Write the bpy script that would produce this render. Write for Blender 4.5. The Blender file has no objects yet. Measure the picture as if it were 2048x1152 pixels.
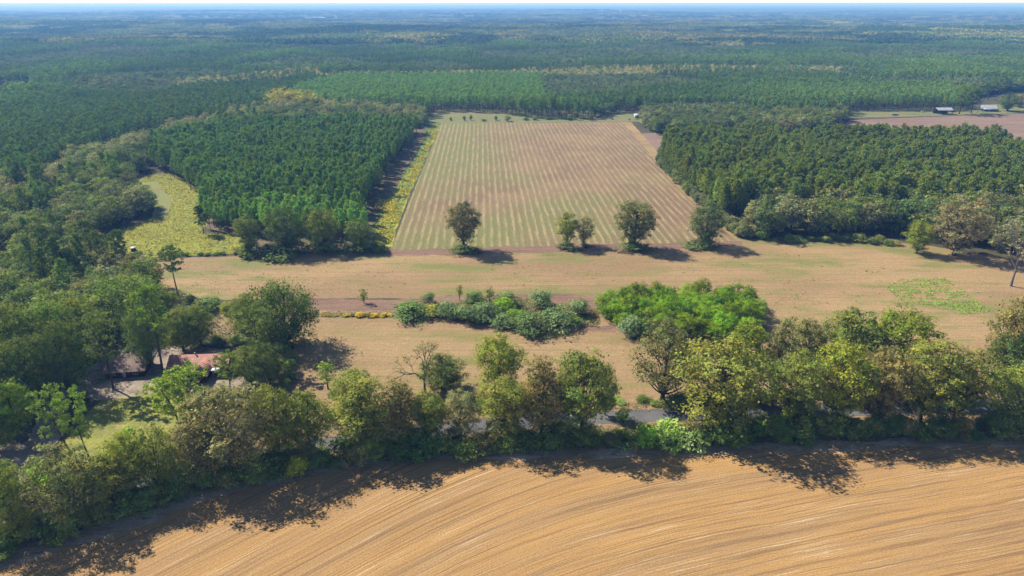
import bpy, math, random
import numpy as np
from mathutils import Vector

random.seed(7)
rng = np.random.default_rng(7)
sc = bpy.context.scene
C = sc.collection

# ------------------------------------------------------------ camera, sky, sun, exposure
CAM_H = 105.0
PITCH = math.radians(22.65)
FPX = 1365.0
cam_d = bpy.data.cameras.new('camera')
cam = bpy.data.objects.new('camera', cam_d)
C.objects.link(cam)
cam.location = (0, 0, CAM_H)
cam.rotation_euler = (math.radians(90) - PITCH, 0, 0)
cam_d.sensor_width = 36.0
cam_d.lens = 36.0 * FPX / 2048.0
cam_d.clip_start = 0.5
cam_d.clip_end = 90000
sc.camera = cam

SUN_AZ = math.atan2(-0.84, 0.55)          # clockwise from +Y
SUN_EL = math.radians(42.5)
world = bpy.data.worlds.new('World')
sc.world = world
world.use_nodes = True
wn = world.node_tree
wn.nodes.clear()
sky = wn.nodes.new('ShaderNodeTexSky')
sky.sky_type = 'NISHITA'
sky.sun_disc = False
sky.sun_elevation = SUN_EL
sky.sun_rotation = SUN_AZ
sky.altitude = 100
sky.air_density = 0.72
sky.dust_density = 0.1
sky.ozone_density = 2.0
bg = wn.nodes.new('ShaderNodeBackground')
bg.inputs['Strength'].default_value = 0.09
wo = wn.nodes.new('ShaderNodeOutputWorld')
wn.links.new(sky.outputs[0], bg.inputs[0])
wn.links.new(bg.outputs[0], wo.inputs[0])

sun_d = bpy.data.lights.new('sun', 'SUN')
sun_d.energy = 5.0
sun_d.angle = math.radians(0.53)
sun_d.color = (1.0, 0.95, 0.86)
sun = bpy.data.objects.new('sun', sun_d)
C.objects.link(sun)
sd = Vector((math.sin(SUN_AZ) * math.cos(SUN_EL), math.cos(SUN_AZ) * math.cos(SUN_EL), math.sin(SUN_EL)))
sun.rotation_euler = sd.to_track_quat('Z', 'Y').to_euler()

sc.view_settings.view_transform = 'Standard'
sc.view_settings.look = 'None'
sc.view_settings.exposure = 0.92
sc.view_settings.gamma = 1.0
sc.view_settings.use_curve_mapping = False
sc.render.engine = 'CYCLES'
sc.cycles.max_bounces = 5
sc.cycles.diffuse_bounces = 3
sc.cycles.transmission_bounces = 3
sc.cycles.volume_bounces = 0
sc.cycles.use_denoising = True
sc.cycles.use_adaptive_sampling = False
sc.cycles.adaptive_threshold = 0.02

# ------------------------------------------------------------ places: picture point -> ground point
CP, SP = math.cos(PITCH), math.sin(PITCH)

def at(px, py, z=0.0):
    a = (px - 1024) / FPX
    b = -(py - 576) / FPX
    t = (CAM_H - z) / (SP - b * CP)
    return a * t, (CP + b * SP) * t

def ppx(x, y, z=0.0):
    dz = z - CAM_H
    depth = y * CP - dz * SP
    up = y * SP + dz * CP
    depth = np.maximum(depth, 1e-3)
    return 1024 + FPX * x / depth, 576 - FPX * up / depth

def inside(px, py, poly):
    px = np.asarray(px); py = np.asarray(py)
    r = np.zeros(px.shape, bool)
    n = len(poly)
    for i in range(n):
        x1, y1 = poly[i]; x2, y2 = poly[(i + 1) % n]
        if y1 == y2:
            continue
        c = ((y1 > py) != (y2 > py)) & (px < (x2 - x1) * (py - y1) / (y2 - y1) + x1)
        r ^= c
    return r

def _h(ix, iy, s):
    n = (ix.astype(np.int64) * 374761393 + iy.astype(np.int64) * 668265263 + s * 69069) & 0xffffffff
    n = ((n ^ (n >> 13)) * 1274126177) & 0xffffffff
    return ((n ^ (n >> 16)) & 0xffff) / 65535.0

def vnoise(x, y, s=0):
    x = np.asarray(x, float); y = np.asarray(y, float)
    ix = np.floor(x); iy = np.floor(y)
    fx = x - ix; fy = y - iy
    fx = fx * fx * (3 - 2 * fx); fy = fy * fy * (3 - 2 * fy)
    a = _h(ix, iy, s); b = _h(ix + 1, iy, s); c = _h(ix, iy + 1, s); d = _h(ix + 1, iy + 1, s)
    return (a * (1 - fx) + b * fx) * (1 - fy) + (c * (1 - fx) + d * fx) * fy

def fbm(x, y, s=0, o=3):
    r = 0; w = 0.5; t = 0
    for i in range(o):
        r = r + w * vnoise(x * 2 ** i, y * 2 ** i, s + i * 17); t += w; w *= 0.5
    return r / t

def terrain(x, y):
    x = np.asarray(x, float); y = np.asarray(y, float)
    d = np.hypot(x, y)
    k = np.clip((d - 1100) / 2600, 0, 1)
    k = k * k * (3 - 2 * k)
    far = np.clip((d - 4000) / 9000, 0, 1)
    return k * (fbm(x / 1500 + 7.3, y / 900 + 2.1, 5, 3) - 0.42) * (55 - 30 * far) - far * 4

# ------------------------------------------------------------ materials
class NT:
    def __init__(self, name):
        self.m = bpy.data.materials.new(name)
        self.m.use_nodes = True
        self.t = self.m.node_tree
        self.t.nodes.clear()
        self.out = self.t.nodes.new('ShaderNodeOutputMaterial')
    def n(self, typ, **kw):
        o = self.t.nodes.new(typ)
        for k, v in kw.items():
            setattr(o, k, v)
        return o
    def put(self, sock, v):
        if isinstance(v, bpy.types.NodeSocket):
            self.t.links.new(v, sock)
        elif v is not None:
            if sock.type == 'RGBA' and len(v) == 3:
                v = (*v, 1)
            sock.default_value = v
    def math(self, op, a, b=None, c=None, clamp=False):
        o = self.n('ShaderNodeMath', operation=op, use_clamp=clamp)
        self.put(o.inputs[0], a)
        if b is not None: self.put(o.inputs[1], b)
        if c is not None: self.put(o.inputs[2], c)
        return o.outputs[0]
    def pos(self):
        return self.n('ShaderNodeNewGeometry').outputs['Position']
    def mapping(self, v, scale=(1, 1, 1), rot=(0, 0, 0), loc=(0, 0, 0)):
        o = self.n('ShaderNodeMapping')
        self.put(o.inputs['Vector'], v)
        o.inputs['Scale'].default_value = scale
        o.inputs['Rotation'].default_value = rot
        o.inputs['Location'].default_value = loc
        return o.outputs[0]
    def noise(self, v, scale=1.0, detail=4, rough=0.6, dist=0.0):
        o = self.n('ShaderNodeTexNoise')
        self.put(o.inputs['Vector'], v)
        o.inputs['Scale'].default_value = scale
        o.inputs['Detail'].default_value = detail
        o.inputs['Roughness'].default_value = rough
        o.inputs['Distortion'].default_value = dist
        return o.outputs[0]
    def ramp(self, f, a, b):
        o = self.n('ShaderNodeMapRange', interpolation_type='SMOOTHSTEP')
        self.put(o.inputs['Value'], f)
        o.inputs['From Min'].default_value = a
        o.inputs['From Max'].default_value = b
        return o.outputs[0]
    def mix(self, f, a, b, mode='MIX'):
        o = self.n('ShaderNodeMix', data_type='RGBA', blend_type=mode)
        self.put(o.inputs[0], f)
        self.put(o.inputs[6], a)
        self.put(o.inputs[7], b)
        return o.outputs[2]
    def bump(self, h, strength=0.5, dist=0.1):
        o = self.n('ShaderNodeBump')
        self.put(o.inputs['Height'], h)
        o.inputs['Strength'].default_value = strength
        o.inputs['Distance'].default_value = dist
        return o.outputs[0]
    def bsdf(self, col, rough=0.9, normal=None, metal=0.0, spec=0.2):
        o = self.n('ShaderNodeBsdfPrincipled')
        self.put(o.inputs['Base Color'], col)
        self.put(o.inputs['Roughness'], rough)
        o.inputs['Metallic'].default_value = metal
        o.inputs['Specular IOR Level'].default_value = spec
        if normal is not None: self.put(o.inputs['Normal'], normal)
        self.t.links.new(o.outputs[0], self.out.inputs['Surface'])
        return self.m

def sep(N, v):
    o = N.n('ShaderNodeSeparateXYZ'); N.put(o.inputs[0], v); return o.outputs

# cut hay: pinkish tan straw with green regrowth in streaks along x
def m_hay(name, straw, straw2, green, gamt, yellow=None):
    N = NT(name); p = N.pos()
    big = N.noise(N.mapping(p, (0.010, 0.028, 1)), 1, 4, 0.6)
    big2 = N.noise(N.mapping(p, (0.02, 0.07, 1), loc=(31, 7, 0)), 1, 5, 0.65)
    fine = N.noise(N.mapping(p, (0.35, 1.0, 1)), 1, 5, 0.75)
    grain = N.noise(N.mapping(p, (1.2, 2.2, 1)), 1, 3, 0.8)
    rows = N.noise(N.mapping(p, (0.006, 0.75, 1), rot=(0, 0, 0.03)), 1, 3, 0.6)
    c = N.mix(N.ramp(big, 0.35, 0.65), straw, straw2)
    c = N.mix(N.math('MULTIPLY', N.ramp(rows, 0.45, 0.7), 0.45), c, tuple(v * 0.72 for v in straw2))
    if yellow: c = N.mix(N.math('MULTIPLY', N.ramp(big2, 0.48, 0.66), 0.55), c, yellow)
    g = N.math('MULTIPLY', N.ramp(N.math('ADD', N.math('MULTIPLY', big2, 0.62), N.math('MULTIPLY', fine, 0.38)), gamt, gamt + 0.09), 0.75)
    c = N.mix(g, c, green)
    c = N.mix(N.ramp(grain, 0.35, 0.7), tuple(0.68 for _ in range(3)), (1.2, 1.2, 1.2))if False else N.mix(0.75, c, N.mix(N.ramp(grain, 0.3, 0.72), (0.62, 0.60, 0.58), (1.25, 1.25, 1.25)), 'MULTIPLY')
    c = N.mix(0.6, c, N.mix(N.ramp(fine, 0.3, 0.7), (0.72, 0.7, 0.68), (1.15, 1.15, 1.15)), 'MULTIPLY')
    return N.bsdf(N.mix(1.0, c, (0.66, 0.645, 0.56), 'MULTIPLY'), 0.95, N.bump(grain, 0.8, 0.25))

M = {}
M['hay'] = m_hay('cut_hay', (0.52, 0.355, 0.195), (0.40, 0.262, 0.150), (0.20, 0.25, 0.07), 0.495, (0.42, 0.34, 0.12))
M['hay_near'] = m_hay('cut_hay_near_road', (0.49, 0.34, 0.185), (0.38, 0.255, 0.145), (0.22, 0.24, 0.07), 0.52, (0.37, 0.31, 0.115))

def m_green_patch():
    N = NT('bright_regrowth'); p = N.pos()
    fine = N.noise(N.mapping(p, (0.22, 0.6, 1)), 1, 5, 0.75)
    c = N.mix(N.ramp(fine, 0.42, 0.58), (0.43, 0.32, 0.15), (0.24, 0.36, 0.04))
    return N.bsdf(N.mix(1.0, c, (0.66, 0.66, 0.66), 'MULTIPLY'), 0.95, N.bump(fine, 0.6, 0.3))
M['regrowth'] = m_green_patch()

ROW_ANG = math.radians(-2.4)
def m_rowcrop():
    N = NT('drilled_row_crop'); p = N.pos()
    r = N.mapping(p, (1, 1, 1), rot=(0, 0, ROW_ANG))
    s = sep(N, r)
    wob = N.noise(N.mapping(p, (0.05, 0.03, 1)), 1, 4)
    x = N.math('ADD', s[0], N.math('MULTIPLY', wob, 1.4))
    st = N.math('SINE', N.math('MULTIPLY', x, 2 * math.pi / 7.6))
    st2 = N.math('SINE', N.math('ADD', N.math('MULTIPLY', x, 2 * math.pi / 3.8), 1.1))
    brk = N.noise(N.mapping(r, (0.5, 0.06, 1)), 1, 5, 0.75)
    line = N.math('ADD', N.math('ADD', N.math('MULTIPLY', st, 0.10), N.math('MULTIPLY', st2, 0.42)), N.math('MULTIPLY', N.math('SUBTRACT', brk, 0.5), 2.6))
    pale = N.math('MULTIPLY', N.ramp(line, -0.1, 0.7), 0.62)
    big = N.noise(N.mapping(p, (0.011, 0.011, 1), loc=(3, 9, 0)), 1, 4, 0.6)
    # greener to the left, browner to the right
    gx = N.math('MULTIPLY', N.ramp(s[0], 150, -120), 0.22)
    gm = N.ramp(N.math('ADD', N.math('MULTIPLY', big, 0.85), gx), 0.42, 0.68)
    soil = N.mix(N.ramp(N.noise(N.mapping(p, (0.02, 0.02, 1)), 1, 3), 0.4, 0.6), (0.27, 0.175, 0.115), (0.33, 0.225, 0.135))
    grow = N.mix(gm, soil, (0.24, 0.235, 0.09))
    c = N.mix(pale, grow, (0.60, 0.44, 0.26))
    grain = N.noise(N.mapping(p, (0.9, 0.5, 1)), 1, 4, 0.8)
    c = N.mix(0.7, c, N.mix(N.ramp(grain, 0.3, 0.7), (0.68, 0.67, 0.66), (1.22, 1.22, 1.22)), 'MULTIPLY')
    blot = N.noise(N.mapping(p, (0.05, 0.02, 1), loc=(1, 4, 0)), 1, 5, 0.7)
    c = N.mix(N.math('MULTIPLY', N.ramp(blot, 0.55, 0.72), 0.5), c, (0.24, 0.17, 0.12))
    return N.bsdf(N.mix(1.0, c, (0.59, 0.59, 0.49), 'MULTIPLY'), 0.95, N.bump(line, 0.5, 0.12))
M['rowcrop'] = m_rowcrop()

def m_stubble():
    N = NT('wheat_stubble')
    uv0 = N.n('ShaderNodeUVMap').outputs[0]
    p = N.pos()
    wv = N.n('ShaderNodeVectorMath', operation='MULTIPLY_ADD')
    wn_ = N.n('ShaderNodeTexNoise'); N.put(wn_.inputs['Vector'], p); wn_.inputs['Scale'].default_value = 0.07; wn_.inputs['Detail'].default_value = 3
    N.t.links.new(wn_.outputs['Color'], wv.inputs[0]); wv.inputs[1].default_value = (0, 1.0, 0); N.t.links.new(uv0, wv.inputs[2])
    uv = wv.outputs[0]
    fine = N.noise(N.mapping(uv, (0.018, 2.9, 1)), 1, 4, 0.75)
    mid = N.noise(N.mapping(uv, (0.011, 0.75, 1), loc=(5, 2, 0)), 1, 5, 0.7)
    wide = N.noise(N.mapping(uv, (0.010, 0.20, 1), loc=(9, 4, 0)), 1, 4, 0.6)
    blot = N.noise(N.mapping(uv, (0.03, 0.14, 1), loc=(2, 8, 0)), 1, 5, 0.7)
    grain = N.noise(N.mapping(p, (2.6, 2.6, 1)), 1, 3, 0.85)
    v = sep(N, uv)[1]
    rows = N.math('SINE', N.math('MULTIPLY', v, 2 * math.pi / 0.78))
    c = N.mix(N.ramp(wide, 0.35, 0.65), (0.61, 0.352, 0.125), (0.53, 0.320, 0.138))
    c = N.mix(N.math('MULTIPLY', N.ramp(mid, 0.50, 0.64), 0.75), c, (0.30, 0.175, 0.085))
    c = N.mix(N.math('MULTIPLY', N.ramp(fine, 0.53, 0.62), 0.75), c, (0.24, 0.145, 0.075))
    hl = N.math('MULTIPLY', N.ramp(fine, 0.45, 0.33), N.ramp(blot, 0.44, 0.58))
    c = N.mix(N.math('MULTIPLY', hl, 0.95), c, (0.86, 0.68, 0.45))
    gr = N.math('MULTIPLY', N.ramp(blot, 0.42, 0.28), N.ramp(mid, 0.42, 0.6))
    c = N.mix(N.math('MULTIPLY', gr, 0.55), c, (0.33, 0.24, 0.17))
    c = N.mix(N.math('MULTIPLY', N.ramp(rows, 0.2, 1.0), 0.06), c, (0.30, 0.17, 0.07))
    c = N.mix(0.8, c, N.mix(N.ramp(grain, 0.28, 0.72), (0.62, 0.60, 0.58), (1.22, 1.22, 1.22)), 'MULTIPLY')
    h = N.math('ADD', N.math('MULTIPLY', rows, 0.08), N.math('ADD', grain, fine))
    return N.bsdf(N.mix(1.0, c, (0.62, 0.62, 0.61), 'MULTIPLY'), 0.95, N.bump(h, 0.6, 0.18))
M['stubble'] = m_stubble()

def m_mottle(name, a, b, c3=None, s=(0.05, 0.05, 1), g=(0.9, 0.9, 1), rough=0.95, bump=0.6, lo=0.38, hi=0.62):
    N = NT(name); p = N.pos()
    big = N.noise(N.mapping(p, s), 1, 5, 0.65)
    grain = N.noise(N.mapping(p, g), 1, 4, 0.8)
    c = N.mix(N.ramp(big, lo, hi), a, b)
    if c3: c = N.mix(N.ramp(N.noise(N.mapping(p, (s[0] * 2.3, s[1] * 2.3, 1), loc=(11, 3, 0)), 1, 4, 0.7), 0.5, 0.66), c, c3)
    c = N.mix(0.8, c, N.mix(N.ramp(grain, 0.3, 0.7), (0.62, 0.62, 0.60), (1.25, 1.25, 1.22)), 'MULTIPLY')
    return N.bsdf(N.mix(1.0, c, (0.66, 0.66, 0.66), 'MULTIPLY'), rough, N.bump(grain, bump, 0.3))
M['floor'] = m_mottle('woodland_floor', (0.075, 0.075, 0.030), (0.13, 0.10, 0.05), (0.06, 0.075, 0.025), (0.02, 0.02, 1))
M['verge'] = m_mottle('dry_verge', (0.30, 0.20, 0.11), (0.16, 0.16, 0.06), (0.36, 0.24, 0.13), (0.12, 0.12, 1))
M['meadow'] = m_mottle('meadow_grass', (0.42, 0.42, 0.05), (0.30, 0.34, 0.055), (0.54, 0.44, 0.03), (0.035, 0.06, 1), (0.5, 0.7, 1))
M['swath'] = m_mottle('mown_grass', (0.27, 0.30, 0.07), (0.24, 0.23, 0.08), None, (0.04, 0.04, 1))
M['lawn'] = m_mottle('yard_grass', (0.36, 0.36, 0.06), (0.26, 0.27, 0.06), (0.42, 0.34, 0.10), (0.10, 0.10, 1), (1.2, 1.2, 1))
M['sand'] = m_mottle('sandy_yard', (0.44, 0.35, 0.27), (0.33, 0.25, 0.18), (0.20, 0.16, 0.10), (0.10, 0.10, 1), (0.8, 0.8, 1))
M['plowed'] = m_mottle('plowed_soil', (0.27, 0.175, 0.125), (0.33, 0.22, 0.155), (0.24, 0.155, 0.11), (0.01, 0.05, 1), (0.3, 0.6, 1))
M['creek'] = m_mottle('creek_bank_soil', (0.25, 0.145, 0.095), (0.33, 0.20, 0.13), (0.21, 0.13, 0.085), (0.02, 0.12, 1), (0.5, 1.1, 1))
M['needles'] = m_mottle('pine_straw', (0.24, 0.145, 0.09), (0.15, 0.13, 0.055), (0.11, 0.13, 0.04), (0.05, 0.05, 1))
M['pasture'] = m_mottle('pasture_grass', (0.20, 0.24, 0.075), (0.27, 0.23, 0.10), (0.17, 0.21, 0.06), (0.012, 0.04, 1), (0.3, 0.5, 1))
M['asphalt'] = m_mottle('worn_asphalt', (0.15, 0.145, 0.145), (0.19, 0.18, 0.175), None, (0.15, 0.15, 1), (3, 3, 1), 0.85, 0.15)
M['shoulder'] = m_mottle('dirt_shoulder', (0.40, 0.24, 0.13), (0.25, 0.19, 0.09), (0.46, 0.30, 0.17), (0.3, 0.3, 1))
M['bark'] = m_mottle('bark', (0.13, 0.105, 0.085), (0.09, 0.07, 0.055), None, (1.5, 1.5, 0.4), (4, 4, 1.2))
M['pine_bark'] = m_mottle('pine_bark', (0.16, 0.10, 0.075), (0.10, 0.065, 0.05), None, (1.5, 1.5, 0.4), (4, 4, 1.2))
M['dead_wood'] = m_mottle('weathered_branches', (0.27, 0.24, 0.21), (0.19, 0.17, 0.15), None, (1.5, 1.5, 0.4), (4, 4, 1.2))
M['metal_roof'] = m_mottle('galvanised_roof', (0.48, 0.51, 0.55), (0.36, 0.39, 0.42), None, (0.3, 0.3, 1), (1, 1, 1), 0.5, 0.1)
M['red_roof'] = m_mottle('faded_red_metal_roof', (0.52, 0.225, 0.165), (0.42, 0.19, 0.15), (0.58, 0.28, 0.20), (0.25, 0.25, 1), (2, 2, 1), 0.6, 0.1)
M['brown_roof'] = m_mottle('brown_shingle_roof', (0.32, 0.225, 0.19), (0.24, 0.17, 0.145), None, (0.4, 0.4, 1), (3, 3, 1))
M['red_wall'] = m_mottle('dark_red_siding', (0.13, 0.035, 0.035), (0.10, 0.03, 0.03), None, (0.5, 0.5, 1), (3, 3, 1))
M['white'] = m_mottle('white_paint', (0.75, 0.76, 0.78), (0.68, 0.69, 0.70), None, (0.5, 0.5, 1), (3, 3, 1), 0.6, 0.05)
M['dark_wall'] = m_mottle('dark_weathered_boards', (0.06, 0.065, 0.08), (0.09, 0.08, 0.075), None, (0.5, 0.5, 1), (3, 3, 1))
M['red_paint'] = m_mottle('red_machine_paint', (0.50, 0.06, 0.04), (0.42, 0.05, 0.04), None, (0.5, 0.5, 1), (3, 3, 1), 0.5, 0.05)
M['rubber'] = m_mottle('black_rubber', (0.02, 0.02, 0.02), (0.03, 0.03, 0.03), None, (0.5, 0.5, 1), (3, 3, 1))
M['concrete'] = m_mottle('pale_concrete', (0.45, 0.44, 0.42), (0.38, 0.37, 0.35), None, (0.5, 0.5, 1), (3, 3, 1))
def m_glass():
    N = NT('window_glass'); return N.bsdf((0.05, 0.07, 0.09), 0.08, spec=0.6)
M['glass'] = m_glass()
def m_water():
    N = NT('pond_water'); return N.bsdf((0.25, 0.3, 0.33), 0.1, N.bump(N.noise(N.mapping(N.pos(), (0.5, 0.5, 1))), 0.05, 0.1), spec=0.5)
M['water'] = m_water()

def m_leaf(name, source):
    """foliage: tree colour (object colour or the instance's tint) varied leaf by leaf; lets light through"""
    N = NT(name)
    if source == 'object':
        base = N.n('ShaderNodeObjectInfo').outputs['Color']
    else:
        base = N.n('ShaderNodeAttribute', attribute_type='INSTANCER', attribute_name='tint').outputs['Color']
    a = N.n('ShaderNodeAttribute', attribute_type='GEOMETRY', attribute_name='var')
    s = sep(N, a.outputs['Vector'])
    k = N.n('ShaderNodeCombineColor')
    N.put(k.inputs[0], s[0]); N.put(k.inputs[1], s[1]); N.put(k.inputs[2], s[2])
    col = N.mix(1.0, N.mix(1.0, base, (2.32, 2.16, 1.38), 'MULTIPLY'), k.outputs[0], 'MULTIPLY')
    d = N.n('ShaderNodeBsdfDiffuse'); N.put(d.inputs[0], col)
    tr = N.n('ShaderNodeBsdfTranslucent'); N.put(tr.inputs[0], N.mix(1.0, col, (1.15, 1.25, 0.6), 'MULTIPLY'))
    mx = N.n('ShaderNodeMixShader'); mx.inputs[0].default_value = 0.21
    N.t.links.new(d.outputs[0], mx.inputs[1]); N.t.links.new(tr.outputs[0], mx.inputs[2])
    N.t.links.new(mx.outputs[0], N.out.inputs['Surface'])
    return N.m
M['leaf'] = m_leaf('tree_foliage', 'object')
M['wood_leaf'] = m_leaf('woodland_foliage', 'instance')
def m_flower():
    N = NT('goldenrod'); a = N.n('ShaderNodeAttribute', attribute_type='GEOMETRY', attribute_name='var')
    return N.bsdf(a.outputs['Color'], 0.9)
M['flower'] = m_flower()

# ------------------------------------------------------------ object helpers
def tag(o, label=None, cat=None, group=None, kind=None):
    if label: o['label'] = label
    if cat: o['category'] = cat
    if group: o['group'] = group
    if kind: o['kind'] = kind
    return o

def link(name, me, mat, parent=None, loc=(0, 0, 0)):
    o = bpy.data.objects.new(name, me)
    C.objects.link(o)
    if mat is not None:
        me.materials.clear(); me.materials.append(mat)
    if parent: o.parent = parent
    o.location = loc
    return o

def empty(name, loc, rz=0):
    o = bpy.data.objects.new(name, None)
    C.objects.link(o); o.location = loc; o.rotation_euler = (0, 0, rz)
    return o

class MB:
    def __init__(self): self.v = []; self.f = []; self.n = 0; self.c = []
    def add(self, v, f, col=None):
        v = np.asarray(v, np.float32); f = np.asarray(f, np.int64)
        self.v.append(v); self.f.append((f + self.n).tolist()); self.n += len(v)
        if col is not None: self.c.append(np.asarray(col, np.float32))
    def mesh(self, name):
        me = bpy.data.meshes.new(name)
        v = np.concatenate(self.v)
        faces = [x for g in self.f for x in g]
        nl = sum(len(x) for x in faces)
        me.vertices.add(len(v)); me.vertices.foreach_set('co', v.ravel())
        me.loops.add(nl); me.polygons.add(len(faces))
        cnt = np.array([len(x) for x in faces], np.int32)
        st = np.concatenate([[0], np.cumsum(cnt)[:-1]]).astype(np.int32)
        me.loops.foreach_set('vertex_index', np.array([i for x in faces for i in x], np.int32))
        me.polygons.foreach_set('loop_start', st)
        me.update(calc_edges=True)
        if self.c:
            a = me.attributes.new('var', 'FLOAT_COLOR', 'POINT')
            c = np.concatenate(self.c)
            a.data.foreach_set('color', np.concatenate([c, np.ones((len(c), 1), np.float32)], 1).ravel())
        return me
    def box(self, x0, x1, y0, y1, z0, z1):
        v = [(x, y, z) for z in (z0, z1) for y in (y0, y1) for x in (x0, x1)]
        self.add(v, [(0, 2, 3, 1), (4, 5, 7, 6), (0, 1, 5, 4), (2, 6, 7, 3), (0, 4, 6, 2), (1, 3, 7, 5)])
    def tube(self, pts, rad, sides=6):
        pts = np.asarray(pts, float); n = len(pts)
        tg = np.gradient(pts, axis=0)
        tg /= np.linalg.norm(tg, axis=1)[:, None] + 1e-9
        ref = np.array([0.3, 0.9, 0.2]) if abs(tg[0][2]) > 0.7 else np.array([0, 0, 1.0])
        a = np.cross(tg, ref); a /= np.linalg.norm(a, axis=1)[:, None] + 1e-9
        b = np.cross(tg, a)
        th = np.linspace(0, 2 * math.pi, sides, endpoint=False)
        v = pts[:, None] + (a[:, None] * np.cos(th)[None, :, None] + b[:, None] * np.sin(th)[None, :, None]) * np.asarray(rad)[:, None, None]
        f = [(i * sides + j, i * sides + (j + 1) % sides, (i + 1) * sides + (j + 1) % sides, (i + 1) * sides + j) for i in range(n - 1) for j in range(sides)]
        self.add(v.reshape(-1, 3), f)

def unit(v): return v / (np.linalg.norm(v, axis=-1, keepdims=True) + 1e-9)

def leaves(mb, c, nrm, size, col, r, aspect=(0.6, 1.1)):
    """one small uneven four-cornered leaf spray at each centre"""
    n = len(c)
    nrm = unit(nrm + r.normal(0, 0.38, (n, 3)))
    a = unit(np.cross(nrm, r.normal(0, 1, (n, 3))))
    b = np.cross(nrm, a)
    s = (size * np.exp(r.normal(-0.05, 0.30, n)))[:, None]
    w = s * r.uniform(aspect[0], aspect[1], n)[:, None]
    k = r.uniform(0.25, 1.0, (4, n, 1))
    q = np.stack([c + a * s * 0.5 * k[0] * 1.3, c + b * w * 0.5 * k[1] * 1.3, c - a * s * 0.5 * k[2] * 1.3, c - b * w * 0.5 * k[3] * 1.3], 1)
    f = np.arange(n * 4).reshape(n, 4)
    mb.add(q.reshape(-1, 3), f, np.repeat(col, 4, 0))

def dirs(r, n, zlo=-0.3):
    z = r.uniform(zlo, 1, n); t = r.uniform(0, 2 * math.pi, n)
    q = np.sqrt(1 - z * z)
    return np.stack([q * np.cos(t), q * np.sin(t), z], 1)

def varcol(r, n, hue=0.10, val=0.16):
    v = np.clip(r.normal(1, val, (n, 1)), 0.55, 1.5)
    h = r.normal(0, hue, (n, 1))
    return np.concatenate([v * (1 + h), v, v * (1 - h * 0.6)], 1)

def bez(p0, p1, p2, n):
    t = np.linspace(0, 1, n)[:, None]
    return (1 - t) ** 2 * p0 + 2 * t * (1 - t) * p1 + t * t * p2

def ext(cr):
    v = np.concatenate(cr.v)
    return dict(H=float(np.percentile(v[:, 2], 99.8)), R=float(np.percentile(np.abs(v[:, 0]), 97) + np.percentile(np.abs(v[:, 1]), 97)) / 2)

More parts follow.
